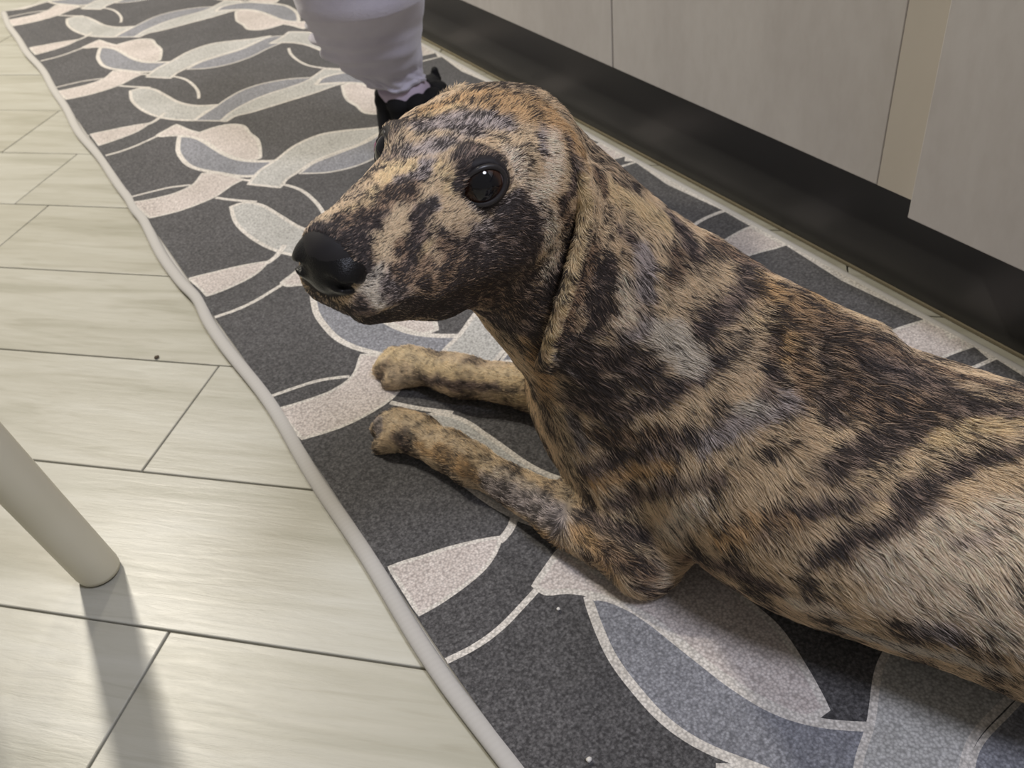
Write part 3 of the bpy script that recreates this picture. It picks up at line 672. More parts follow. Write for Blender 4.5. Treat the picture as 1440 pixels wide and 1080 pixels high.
260 434 269 24 y 22 20;260 436 265 24 y 22 20;260 437 260 24 y 22 20;259 439 256 24 y 22 20;295 424 362 35 t 35 12;301 429 354 36 t 35 12;
304 430 349 36 t 35 12;306 431 345 36 t 35 12;293 426 337 41 b 55 12;291 425 333 41 b 55 12;290 425 330 41 b 55 12;288 425 326 41 b 55 12;
286 424 323 41 b 55 12;285 424 319 41 b 55 12;283 424 316 41 b 55 12;281 424 312 41 b 55 12;279 425 308 42 b 55 12;278 425 304 42 b 55 12;
276 425 300 42 b 55 12;274 426 296 42 b 55 12;273 427 292 42 b 55 12;272 428 287 43 b 55 12;271 429 282 43 b 55 12;269 430 278 43 b 55 12;
266 436 257 29 g 60 10;268 437 253 30 g 60 10;276 447 240 30 g 60 10;278 447 236 30 g 60 10;302 424 318 56 k 92 16;299 423 314 56 k 92 16;
297 423 309 56 k 92 16;295 422 305 56 k 92 16;294 422 300 56 k 92 16;295 427 291 57 k 92 16;293 428 285 57 k 92 16;292 429 280 58 k 92 16;
314 425 307 43 c 35 14;314 424 303 43 c 35 14;314 423 298 43 c 35 14;314 422 294 43 c 35 14;314 422 290 43 c 35 14;315 421 286 43 c 35 14;
313 421 283 43 c 35 14;311 421 281 43 c 35 14;309 422 279 43 c 35 14;274 429 270 87 k 88 14;282 438 253 89 k 88 14;285 438 243 90 k 88 14;
287 439 233 91 k 88 14;292 433 240 91 k 88 14;297 429 247 90 k 88 14;305 424 246 90 k 75 10;309 421 241 90 k 75 10;313 418 237 90 k 75 10;
317 415 233 91 k 75 10;314 419 266 59 g 45 10;318 417 268 59 g 45 10;322 416 270 59 g 45 10;326 414 272 58 g 45 10;309 443 379 36 b 60 10;
311 443 376 36 b 60 10;313 442 372 36 b 60 10;314 442 368 36 b 60 10;316 441 365 36 b 60 10;324 445 361 60 y 15 15;334 451 351 61 y 15 15;
339 450 347 62 y 15 15;344 449 342 62 y 15 15;348 448 338 62 y 15 15;353 447 334 63 y 15 15;358 446 329 63 y 15 15;363 446 325 64 y 15 15;
331 439 337 42 t 30 10;334 438 334 42 t 30 10;337 437 331 43 t 30 10;340 436 328 43 t 30 10;343 435 325 43 t 30 10;347 434 322 43 t 30 10;
350 433 319 43 t 30 10;320 433 338 32 k 70 10;322 433 336 33 k 70 10;326 435 331 33 k 70 10;327 434 329 33 k 70 10;329 433 327 33 k 70 10;
375 453 321 60 k 72 14;377 450 317 60 k 72 14;379 447 314 60 k 72 14;381 444 311 60 k 72 14;379 439 309 60 k 72 14;378 435 306 60 k 72 14;
377 431 304 59 k 72 14;362 429 308 49 b 65 10;359 426 306 49 b 65 10;356 423 303 49 b 65 10;354 421 300 49 b 65 10;351 419 297 48 b 65 10;
333 431 321 57 g 40 12;333 429 317 57 g 40 12;334 427 314 57 g 40 12;334 425 309 57 g 40 12;332 423 306 57 g 40 12;330 422 301 57 g 40 12;
329 421 297 58 g 40 12;327 419 293 58 g 40 12;347 425 307 39 t 45 10;345 423 305 39 t 45 10;343 422 302 39 t 45 10;341 421 300 39 t 45 10;
340 419 297 39 t 45 10;338 418 294 39 t 45 10;330 412 266 83 l 12 15;334 409 262 83 l 12 15;338 405 258 84 l 12 15;341 402 254 84 l 12 15;
343 399 249 84 l 12 15;345 396 243 84 l 12 15;347 393 238 85 l 12 15;340 413 282 63 t 28 13;346 412 283 63 t 28 13;353 412 284 63 t 28 13;
360 411 285 64 t 28 13;367 412 285 64 t 28 13;373 412 286 64 t 28 13;380 413 287 64 t 28 13;386 415 287 65 t 28 13;393 416 287 65 t 28 13;
361 396 261 54 k 66 13;365 395 263 54 k 66 13;370 395 265 54 k 66 13;375 395 266 54 k 66 13;379 395 268 54 k 66 13;384 396 270 54 k 66 13;
388 396 272 54 k 66 13;392 397 274 55 k 66 13;397 398 276 55 k 66 13;402 399 277 55 k 66 13;404 403 280 55 k 66 13;408 409 282 55 k 66 13;
412 414 283 56 k 66 13;404 436 294 61 b 62 10;408 432 291 61 b 62 10;412 429 288 61 b 62 10;416 426 285 61 b 62 10;420 423 282 62 b 62 10;
423 419 279 62 b 62 10;427 415 277 62 b 62 10;430 411 275 62 b 62 10;410 397 278 65 o 42 10;412 392 276 65 o 42 10;413 386 274 64 o 42 10;
415 381 273 64 o 42 10;416 375 272 64 o 42 10;417 369 270 64 o 42 10;418 364 269 63 o 42 10;419 358 267 63 o 42 10;402 377 265 49 t 42 10;
398 377 263 49 t 42 10;395 378 260 49 t 42 10;392 378 258 49 t 42 10;388 378 256 49 t 42 10;385 379 254 49 t 42 10;381 379 251 49 t 42 10;
377 380 249 49 t 42 10;373 380 247 49 t 42 10;369 381 245 49 t 42 10;366 381 242 50 t 42 10;317 415 206 52 k 75 13;320 412 208 51 k 75 13;
323 409 210 51 k 75 13;326 406 212 51 k 75 13;328 402 214 51 k 75 13;331 399 216 51 k 75 13;334 396 218 51 k 75 13;337 394 220 50 k 75 13;
340 392 223 50 k 75 13;343 390 225 50 k 75 13;346 388 227 50 k 75 13;349 386 229 50 k 75 13;353 384 231 50 k 75 13;356 383 234 50 k 75 13;
359 382 237 50 k 75 13;363 381 239 50 k 75 13;366 380 242 50 k 75 13;370 380 244 49 k 75 13;374 379 246 49 k 75 13;378 379 248 49 k 75 13;
381 378 251 49 k 75 13;317 416 185 53 t 25 13;319 412 188 52 t 25 13;322 408 191 52 t 25 13;324 404 193 52 t 25 13;326 401 196 52 t 25 13;
329 397 198 51 t 25 13;332 394 202 51 t 25 13;334 391 205 51 t 25 13;337 389 207 51 t 25 13;340 386 210 51 t 25 13;343 384 213 50 t 25 13;
346 381 215 50 t 25 13;349 379 217 50 t 25 13;352 378 221 50 t 25 13;355 377 224 50 t 25 13;358 376 227 50 t 25 13;361 376 231 50 t 25 13;
365 375 233 50 t 25 13;368 375 236 50 t 25 13;372 375 239 49 t 25 13;375 374 242 49 t 25 13;377 375 245 49 t 25 13;379 376 247 49 t 25 13;
381 378 250 49 t 25 13;392 379 259 30 y 20 10;394 379 260 30 y 20 10;396 378 261 30 y 20 10;374 350 220 44 k 62 10;377 351 223 44 k 62 10;
380 352 226 44 k 62 10;383 353 229 44 k 62 10;386 355 232 44 k 62 10;388 356 235 44 k 62 10;390 358 238 44 k 62 10;392 359 241 44 k 62 10;
394 361 244 44 k 62 10;396 363 248 44 k 62 10;397 364 251 44 k 62 10;399 366 254 44 k 62 10;416 368 269 98 b 62 12;418 359 267 97 b 62 12;
421 350 265 97 b 62 12;423 342 263 96 b 62 12;425 333 261 95 b 62 12;427 324 259 95 b 62 12;430 316 257 94 b 62 12;438 384 269 40 o 50 10;
438 380 269 40 o 50 10;438 375 269 40 o 50 10;438 372 268 40 o 50 10;437 367 268 40 o 50 10;437 363 268 39 o 50 10;437 360 267 39 o 50 10;
437 355 267 39 o 50 10;403 360 256 59 o 40 10;401 359 251 59 o 40 10;398 358 247 59 o 40 10;395 357 243 59 o 40 10;417 342 260 53 k 75 13;
415 338 257 53 k 75 13;413 335 253 53 k 75 13;412 332 250 53 k 75 13;410 329 247 53 k 75 13;409 326 243 53 k 75 13;407 323 240 53 k 75 13;
406 320 236 53 k 75 13;404 318 232 53 k 75 13;403 315 228 53 k 75 13;401 312 225 52 k 75 13;399 309 222 52 k 75 13;396 306 219 52 k 75 13;
403 346 246 49 b 50 10;402 343 242 49 b 50 10;401 341 239 49 b 50 10;399 339 236 49 b 50 10;398 336 233 49 b 50 10;396 334 230 48 b 50 10;
394 331 227 48 b 50 10;393 329 225 48 b 50 10;363 355 213 59 l 35 12;367 351 214 59 l 35 12;370 348 216 59 l 35 12;373 345 217 59 l 35 12;
340 367 187 61 g 40 12;343 364 190 61 g 40 12;346 361 194 60 g 40 12;349 359 197 60 g 40 12;353 356 201 60 g 40 12;356 353 203 60 g 40 12;
359 350 205 59 g 40 12;362 346 208 59 g 40 12;366 343 210 59 g 40 12;370 341 213 59 g 40 12;374 339 216 59 g 40 12;379 337 218 58 g 40 12;
384 336 221 58 g 40 12;388 334 223 58 g 40 12;328 371 159 52 t 22 12;330 368 163 52 t 22 12;332 364 167 51 t 22 12;334 362 171 51 t 22 12;
337 359 175 51 t 22 12;339 356 178 51 t 22 12;341 353 182 50 t 22 12;344 351 185 50 t 22 12;347 349 189 50 t 22 12;350 346 192 50 t 22 12;
352 344 195 49 t 22 12;355 342 198 49 t 22 12;358 340 200 49 t 22 12;361 338 203 49 t 22 12;364 335 205 49 t 22 12;367 333 207 49 t 22 12;
370 331 209 49 t 22 12;374 329 211 48 t 22 12;377 327 213 48 t 22 12;380 325 215 48 t 22 12;343 322 171 69 t 10 16;347 319 175 69 t 10 16;
350 316 179 68 t 10 16;354 314 184 68 t 10 16;357 311 188 68 t 10 16;361 309 191 67 t 10 16;366 306 195 67 t 10 16;370 303 199 67 t 10 16;
375 300 202 66 t 10 16;380 297 206 66 t 10 16;385 298 209 66 t 10 16;389 298 213 66 t 10 16;377 293 201 66 k 78 15;382 291 204 66 k 78 15;
386 288 207 66 k 78 15;392 286 210 66 k 78 15;397 284 213 65 k 78 15;401 281 214 65 k 78 15;406 277 215 65 k 78 15;410 274 217 65 k 78 15;
414 271 219 65 k 78 15;419 270 221 65 k 78 15;423 268 224 65 k 78 15;427 267 226 64 k 78 15;431 265 229 64 k 78 15;413 309 237 95 b 70 12;
416 302 235 94 b 70 12;420 295 234 94 b 70 12;424 288 233 93 b 70 12;428 283 233 93 b 70 12;432 278 233 93 b 70 12;436 273 234 92 b 70 12;
440 268 235 92 b 70 12;424 316 254 61 k 66 10;427 311 253 61 k 66 10;430 307 251 61 k 66 10;434 303 250 61 k 66 10;438 299 248 61 k 66 10;
442 295 246 61 k 66 10;445 290 245 61 k 66 10;448 285 243 61 k 66 10;450 281 242 61 k 66 10;453 275 241 60 k 66 10;454 270 241 60 k 66 10;
442 309 255 42 b 62 10;445 306 253 43 b 62 10;449 304 252 43 b 62 10;452 301 250 43 b 62 10;455 299 248 43 b 62 10;458 296 246 43 b 62 10;
461 293 244 43 b 62 10;463 291 243 43 b 62 10;465 288 242 43 b 62 10;468 284 241 43 b 62 10;469 281 240 43 b 62 10;470 277 240 42 b 62 10;
473 275 239 42 b 62 10;475 272 238 42 b 62 10;477 269 238 42 b 62 10;479 265 238 42 b 62 10;481 263 237 42 b 62 10;484 260 236 42 b 62 10;
487 257 235 42 b 62 10;488 254 235 42 b 62 10;490 251 234 42 b 62 10;493 249 233 42 b 62 10;494 245 233 42 b 62 10;443 271 237 51 k 70 12;
445 267 237 51 k 70 12;447 263 237 50 k 70 12;449 260 237 50 k 70 12;451 256 237 50 k 70 12;453 252 237 50 k 70 12;455 248 237 50 k 70 12;
458 245 237 50 k 70 12;461 242 237 50 k 70 12;463 239 237 50 k 70 12;466 236 238 49 k 70 12;469 233 238 49 k 70 12;472 230 238 49 k 70 12;
475 227 238 49 k 70 12;427 254 221 41 y 22 13;429 252 222 41 y 22 13;432 251 224 41 y 22 13;434 249 225 41 y 22 13;437 247 226 41 y 22 13;
440 246 227 41 y 22 13;442 244 229 41 y 22 13;445 242 230 41 y 22 13;447 241 231 40 y 22 13;450 239 232 40 y 22 13;453 236 233 40 y 22 13;
455 234 234 40 y 22 13;458 232 235 40 y 22 13;461 230 235 40 y 22 13;464 228 236 40 y 22 13;467 226 236 40 y 22 13;470 224 237 40 y 22 13;
416 249 212 41 t 45 10;419 248 213 41 t 45 10;422 246 215 41 t 45 10;425 245 216 41 t 45 10;428 243 217 41 t 45 10;430 242 219 41 t 45 10;
433 240 221 41 t 45 10;436 239 222 40 t 45 10;438 237 224 40 t 45 10;441 235 224 40 t 45 10;443 232 226 40 t 45 10;446 230 227 40 t 45 10;
448 228 228 40 t 45 10;451 225 229 40 t 45 10;453 223 230 40 t 45 10;456 221 231 40 t 45 10;459 218 231 40 t 45 10;461 216 232 40 t 45 10;
374 277 189 47 t 40 10;377 275 192 47 t 40 10;380 273 194 47 t 40 10;383 271 196 46 t 40 10;386 269 198 46 t 40 10;389 267 200 46 t 40 10;
393 265 201 46 t 40 10;396 263 203 46 t 40 10;399 262 205 46 t 40 10;402 260 207 46 t 40 10;406 258 208 46 t 40 10;409 257 210 46 t 40 10;
412 255 211 46 t 40 10;416 253 213 46 t 40 10;419 252 215 46 t 40 10;394 248 194 50 k 70 13;397 247 196 50 k 70 13;400 245 198 50 k 70 13;
404 244 200 50 k 70 13;407 242 202 50 k 70 13;410 241 204 50 k 70 13;414 239 206 50 k 70 13;417 238 208 50 k 70 13;421 236 210 50 k 70 13;
425 234 211 49 k 70 13;428 232 213 49 k 70 13;432 230 215 49 k 70 13;435 228 217 49 k 70 13;439 226 220 49 k 70 13;442 224 221 49 k 70 13;
445 222 223 49 k 70 13;448 220 225 49 k 70 13;452 218 227 48 k 70 13;455 215 228 48 k 70 13;458 213 230 48 k 70 13;416 224 201 63 t 10 14;
420 222 203 62 t 10 14;425 220 206 62 t 10 14;429 218 209 62 t 10 14;434 216 211 62 t 10 14;438 214 214 62 t 10 14;441 211 216 62 t 10 14;
445 209 218 61 t 10 14;449 207 220 61 t 10 14;452 204 223 61 t 10 14;355 270 148 62 k 74 13;358 268 152 62 k 74 13;361 265 157 62 k 74 13;
364 262 161 61 k 74 13;367 260 164 61 k 74 13;370 257 168 61 k 74 13;373 255 171 60 k 74 13;377 252 175 60 k 74 13;381 249 178 60 k 74 13;
385 246 182 60 k 74 13;389 243 185 59 k 74 13;393 241 188 59 k 74 13;397 239 191 59 k 74 13;400 237 193 59 k 74 13;404 235 196 59 k 74 13;
407 233 198 59 k 74 13;411 231 200 58 k 74 13;343 288 121 55 t 18 13;344 286 128 54 t 18 13;345 284 134 54 t 18 13;347 282 139 54 t 18 13;
349 281 145 53 t 18 13;351 280 150 53 t 18 13;353 277 153 53 t 18 13;356 275 157 53 t 18 13;358 272 160 52 t 18 13;361 270 164 52 t 18 13;
364 268 167 52 t 18 13;367 266 170 52 t 18 13;369 263 173 51 t 18 13;372 261 176 51 t 18 13;375 260 178 51 t 18 13;378 258 181 51 t 18 13;
381 256 184 51 t 18 13;384 254 186 51 t 18 13;387 252 188 51 t 18 13;339 309 149 45 k 55 10;341 306 153 44 k 55 10;343 304 157 44 k 55 10;
345 302 160 44 k 55 10;347 300 163 44 k 55 10;349 298 167 44 k 55 10;352 296 170 43 k 55 10;354 294 172 43 k 55 10;357 291 174 43 k 55 10;
359 288 177 43 k 55 10;362 285 179 43 k 55 10;364 283 181 43 k 55 10;367 280 183 42 k 55 10;369 278 185 42 k 55 10;372 275 186 42 k 55 10;
375 273 188 42 k 55 10;378 271 190 42 k 55 10;380 269 192 42 k 55 10;383 267 193 42 k 55 10;386 265 195 42 k 55 10;329 332 124 57 o 35 10;
330 327 130 56 o 35 10;332 323 136 56 o 35 10;334 320 141 55 o 35 10;336 316 145 55 o 35 10;338 313 150 55 o 35 10;340 310 154 54 o 35 10;
343 306 158 54 o 35 10;345 302 161 54 o 35 10;348 299 164 53 o 35 10;351 295 167 53 o 35 10;353 292 169 53 o 35 10;372 240 148 75 c 18 15;
375 237 153 74 c 18 15;378 235 158 74 c 18 15;382 232 163 74 c 18 15;385 230 167 73 c 18 15;389 228 172 73 c 18 15;393 226 177 72 c 18 15;
397 224 181 72 c 18 15;402 222 186 72 c 18 15;407 220 190 72 c 18 15;411 217 193 71 c 18 15;416 214 196 71 c 18 15;420 212 199 71 c 18 15;
425 209 201 71 c 18 15;429 206 204 70 c 18 15;434 204 206 70 c 18 15;374 230 131 113 c 14 14;378 225 139 112 c 14 14;382 220 147 111 c 14 14;
387 216 154 110 c 14 14;392 212 160 109 c 14 14;398 207 167 108 c 14 14;403 202 172 107 c 14 14;409 198 177 106 c 14 14;415 193 183 105 c 14 14;
421 189 187 105 c 14 14;426 186 191 104 c 14 14;431 182 195 104 c 14 14;363 249 123 67 t 25 10;365 245 129 67 t 25 10;367 242 134 66 t 25 10;
370 239 139 66 t 25 10;372 237 143 66 t 25 10;389 204 135 120 c 20 13;394 196 141 118 c 20 13;400 189 147 117 c 20 13;405 183 152 116 c 20 13;
409 176 156 115 c 20 13;414 170 159 114 c 20 13;418 163 163 113 c 20 13;407 207 182 36 g 55 10;409 206 183 35 g 55 10;411 204 185 35 g 55 10;
413 202 186 35 g 55 10;416 200 187 35 g 55 10;418 198 189 35 g 55 10;420 196 190 35 g 55 10;422 195 192 35 g 55 10;424 193 193 35 g 55 10;
388 204 115 61 g 62 13;390 199 116 61 g 62 13;393 195 118 60 g 62 13;395 191 119 60 g 62 13;397 187 121 60 g 62 13;405 173 133 72 c 35 10;
408 168 133 72 c 35 10;410 164 133 71 c 35 10;412 159 133 71 c 35 10;414 154 133 71 c 35 10;371 248 78 46 l 30 12;372 245 78 45 l 30 12;
374 242 78 45 l 30 12;376 239 78 45 l 30 12;378 236 78 45 l 30 12;380 232 78 45 l 30 12;382 229 78 45 l 30 12;383 226 78 45 l 30 12;
385 223 78 45 l 30 12;386 219 80 44 l 30 12;388 216 81 44 l 30 12;389 213 83 44 l 30 12;391 210 83 44 l 30 12;392 206 85 44 l 30 12;
394 203 86 44 l 30 12;395 200 88 43 l 30 12;396 197 89 43 l 30 12;397 193 91 43 l 30 12;399 190 92 43 l 30 12;400 187 93 43 l 30 12;
402 184 94 43 l 30 12;403 181 95 42 l 30 12;405 178 96 42 l 30 12;406 175 96 42 l 30 12;407 172 97 42 l 30 12;409 169 98 42 l 30 12;
410 166 99 42 l 30 12;411 163 100 42 l 30 12;412 160 101 41 l 30 12;349 278 95 61 c 28 10;351 273 97 61 c 28 10;354 268 98 60 c 28 10;
355 264 99 60 c 28 10;358 260 100 60 c 28 10;360 255 101 59 c 28 10;362 251 101 59 c 28 10;356 263 136 48 t 30 10;356 261 132 48 t 30 10;
357 259 127 48 t 30 10;358 257 122 49 t 30 10;341 340 61 50 k 85 13;342 336 60 50 k 85 13;343 331 59 50 k 85 13;345 328 56 50 k 85 13;
372 271 49 48 k 85 13;373 267 51 48 k 85 13;330 338 93 59 k 60 10;331 331 96 58 k 60 10;332 325 99 58 k 60 10;333 319 101 57 k 60 10;
335 313 102 57 k 60 10;336 309 102 57 k 60 10;337 304 102 57 k 60 10;339 300 102 56 k 60 10;340 296 102 56 k 60 10;342 292 102 56 k 60 10;
331 375 61 51 b 50 10;335 373 59 51 b 50 10;338 371 56 51 b 50 10;338 364 60 51 b 50 10;335 355 70 50 b 50 10;324 385 87 73 c 28 13;
323 378 101 71 c 28 13;322 372 113 70 c 28 13;322 367 124 69 c 28 13;324 363 132 68 c 28 13;325 359 139 68 c 28 13;327 356 145 67 c 28 13;
329 352 151 67 c 28 13;314 381 58 40 c 40 12;314 380 55 40 c 40 12;313 379 51 40 c 40 12;312 378 47 40 c 40 12;312 378 43 40 c 40 12;
311 377 38 40 c 40 12;329 341 142 46 t 30 10;331 339 148 46 t 30 10;333 338 153 46 t 30 10;334 336 157 45 t 30 10;307 429 188 69 k 75 10;
310 424 192 68 k 75 10;314 420 195 68 k 75 10;317 415 198 68 k 75 10;320 411 201 67 k 75 10;287 454 196 85 k 80 11;290 448 198 85 k 80 11;
294 443 200 84 k 80 11;298 438 201 84 k 80 11;300 433 208 83 k 80 11;302 430 215 83 k 80 11;299 446 166 49 b 65 10;302 442 166 49 b 65 10;
304 438 166 49 b 65 10;306 434 166 49 b 65 10;309 430 167 49 b 65 10;311 426 167 49 b 65 10;314 421 170 48 b 65 10;316 417 173 48 b 65 10;
318 413 175 48 b 65 10;321 408 178 47 b 65 10;323 404 181 47 b 65 10;325 400 184 47 b 65 10;328 396 187 47 b 65 10;297 456 117 52 k 70 12;
299 451 123 51 k 70 12;301 445 128 51 k 70 12;304 441 132 51 k 70 12;306 437 137 50 k 70 12;309 432 141 50 k 70 12;311 428 144 50 k 70 12;
313 424 148 49 k 70 12;315 419 152 49 k 70 12;317 415 156 49 k 70 12;319 410 160 48 k 70 12;320 406 164 48 k 70 12;322 401 168 48 k 70 12;
324 397 172 47 k 70 12;326 393 175 47 k 70 12;328 390 178 47 k 70 12;330 386 181 47 k 70 12;333 382 184 46 k 70 12;335 379 186 46 k 70 12;
337 376 189 46 k 70 12;300 450 105 46 o 28 13;301 445 110 46 o 28 13;303 440 114 46 o 28 13;305 436 118 45 o 28 13;307 433 121 45 o 28 13;
310 429 124 45 o 28 13;312 425 127 45 o 28 13;314 421 131 44 o 28 13;316 417 135 44 o 28 13;317 412 139 44 o 28 13;318 407 144 43 o 28 13;
320 402 149 43 o 28 13;321 397 152 43 o 28 13;322 393 157 42 o 28 13;324 389 160 42 o 28 13;326 385 163 42 o 28 13;303 436 89 52 k 60 10;
305 431 95 52 k 60 10;308 426 99 51 k 60 10;310 422 103 51 k 60 10;313 418 107 51 k 60 10;316 413 111 50 k 60 10;317 408 116 50 k 60 10;
318 402 123 49 k 60 10;319 396 130 49 k 60 10;320 390 137 48 k 60 10;322 385 143 48 k 60 10;324 380 148 48 k 60 10;325 376 153 47 k 60 10;
327 371 157 47 k 60 10;329 367 160 47 k 60 10;331 363 163 46 k 60 10;333 359 166 46 k 60 10;335 355 169 46 k 60 10;337 351 172 45 k 60 10;
303 427 80 46 t 32 11;306 423 84 46 t 32 11;308 419 88 46 t 32 11;311 416 91 46 t 32 11;314 412 95 45 t 32 11;316 408 98 45 t 32 11;
318 404 103 45 t 32 11;319 399 108 44 t 32 11;320 393 115 44 t 32 11;320 387 122 43 t 32 11;321 382 128 43 t 32 11;322 377 133 43 t 32 11;
323 372 138 42 t 32 11;296 458 62 66 k 66 11;297 451 64 66 k 66 11;298 444 66 65 k 66 11;298 436 69 65 k 66 11;299 429 71 64 k 66 11;
300 422 73 64 k 66 11;302 416 74 63 k 66 11;305 410 76 63 k 66 11;308 405 77 63 k 66 11;311 400 78 63 k 66 11;289 424 53 70 b 62 11;
291 417 54 70 b 62 11;292 411 55 70 b 62 11;293 404 56 69 b 62 11;295 398 56 69 b 62 11;298 394 55 69 b 62 11;300 390 55 69 b 62 11;
304 386 53 69 b 62 11;285 454 51 48 o 45 10;286 450 51 48 o 45 10;286 445 51 48 o 45 10;287 441 51 48 o 45 10;287 437 51 48 o 45 10;
288 432 51 47 o 45 10;288 428 49 47 o 45 10;287 424 47 47 o 45 10;288 420 45 47 o 45 10;288 416 43 47 o 45 10;288 412 40 47 o 45 10;
288 408 38 47 o 45 10;304 400 70 34 t 35 10;306 397 69 34 t 35 10;308 394 69 34 t 35 10;310 391 68 34 t 35 10;312 388 67 34 t 35 10;
299 385 40 40 b 60 10;300 383 35 40 b 60 10;301 383 29 41 b 60 10;291 475 142 57 t 50 11;292 475 136 57 t 50 11;292 474 130 58 t 50 11;
293 474 123 58 t 50 11;294 473 117 58 t 50 11;295 473 110 59 t 50 11;296 477 98 60 t 50 11;300 483 82 61 t 50 11;302 488 68 62 t 50 11;
299 484 64 62 t 50 11;258 455 262 59 o 55 12;260 457 254 60 o 55 12;263 460 245 61 o 55 12;265 462 236 62 o 55 12;268 466 225 62 o 55 12;
272 470 214 63 o 55 12;275 474 203 65 o 55 12;279 480 190 66 o 55 12;283 484 178 67 o 55 12;285 473 177 50 t 42 11;287 474 170 50 t 42 11;
288 474 163 50 t 42 11;290 474 157 51 t 42 11;291 474 151 51 t 42 11;290 460 176 49 g 60 10;292 461 169 50 g 60 10;293 460 162 50 g 60 10;
294 460 156 50 g 60 10;295 459 150 50 g 60 10;296 458 144 51 g 60 10;260 556 39 92 g 60 11;263 545 40 91 g 60 11;266 533 42 90 g 60 11;
269 522 44 89 g 60 11;271 512 45 88 g 60 11;273 502 48 88 g 60 11;274 493 50 87 g 60 11;276 484 52 86 g 60 11;279 476 53 86 g 60 11;
245 623 42 62 o 50 11;246 616 42 61 o 50 11;248 609 43 61 o 50 11;249 602 44 61 o 50 11;250 595 44 60 o 50 11;252 590 44 60 o 50 11;
254 584 43 60 o 50 11;248 660 41 77 t 38 12;251 652 42 77 t 38 12;252 642 45 76 t 38 12;254 633 46 76 t 38 12;256 626 47 75 t 38 12;
258 618 47 75 t 38 12;260 609 48 75 t 38 12;262 600 49 74 t 38 12;264 593 49 74 t 38 12;267 587 48 74 t 38 12;269 580 46 73 t 38 12;
271 573 47 73 t 38 12;269 556 47 39 c 45 10;270 551 47 39 c 45 10;272 545 48 39 c 45 10;274 540 48 39 c 45 10;275 535 49 39 c 45 10;
276 529 50 38 c 45 10;278 524 50 38 c 45 10;279 519 51 38 c 45 10;280 513 52 38 c 45 10;231 705 38 72 t 35 12;233 696 41 72 t 35 12;
235 689 42 72 t 35 12;239 683 42 71 t 35 12;242 677 42 71 t 35 12;244 671 42 71 t 35 12;247 665 41 71 t 35 12;249 658 41 70 t 35 12;
251 649 43 70 t 35 12;214 710 34 51 g 60 11;213 706 33 51 g 60 11;212 702 31 50 g 60 11;211 698 30 50 g 60 11;221 671 34 49 k 75 10;
222 668 33 49 k 75 10;223 665 32 49 k 75 10;223 661 30 49 k 75 10;231 646 33 35 o 35 10;233 640 33 35 o 35 10;235 633 34 35 o 35 10;
236 628 35 34 o 35 10;238 622 35 34 o 35 10;240 616 36 34 o 35 10;242 611 36 34 o 35 10;243 605 37 34 o 35 10;244 599 38 34 o 35 10;
245 594 39 34 o 35 10;247 589 38 33 o 35 10;249 585 38 33 o 35 10;251 582 37 33 o 35 10;253 578 36 33 o 35 10;255 573 35 33 o 35 10;
267 490 26 50 o 50 10;268 484 27 50 o 50 10;270 480 26 50 o 50 10;271 475 26 50 o 50 10;273 471 25 50 o 50 10;275 467 23 50 o 50 10;
277 464 21 50 o 50 10;262 805 36 71 y 15 13;268 804 37 71 y 15 13;276 806 37 71 y 15 13;276 792 41 70 y 15 13;277 780 44 70 y 15 13;
285 778 46 77 y 32 12;288 771 45 77 y 32 12;291 763 45 77 y 32 12;293 755 45 76 y 32 12;295 746 46 76 y 32 12;297 734 48 68 y 18 13;
301 726 49 67 y 18 13;304 719 50 67 y 18 13;307 712 52 67 y 18 13;311 706 52 67 y 18 13;316 701 51 67 y 18 13;320 697 50 67 y 18 13;
325 693 49 67 y 18 13;330 688 49 66 y 18 13;335 683 50 66 y 18 13;339 678 50 66 y 18 13;344 672 51 66 y 18 13;348 667 52 66 y 18 13;
352 661 53 65 y 18 13;356 654 55 65 y 18 13;360 648 56 65 y 18 13;287 736 32 46 k 55 10;290 729 34 45 k 55 10;292 723 36 45 k 55 10;
295 717 38 45 k 55 10;298 712 39 45 k 55 10;301 706 40 45 k 55 10;304 702 40 45 k 55 10;308 698 41 44 k 55 10;312 695 40 44 k 55 10;
315 691 40 44 k 55 10;319 688 40 44 k 55 10;323 684 40 44 k 55 10;326 680 40 44 k 55 10;329 676 41 44 k 55 10;333 672 41 44 k 55 10;
336 668 42 44 k 55 10;264 775 31 54 t 35 10;267 770 31 54 t 35 10;269 766 31 54 t 35 10;272 761 30 54 t 35 10;275 757 30 54 t 35 10;
278 753 29 54 t 35 10;334 666 34 51 y 35 10;337 662 34 51 y 35 10;340 657 34 51 y 35 10;342 652 35 51 y 35 10;345 647 35 51 y 35 10;
348 643 36 51 y 35 10;350 638 36 51 y 35 10;298 536 131 43 y 35 10;"""

NFUR = 370000
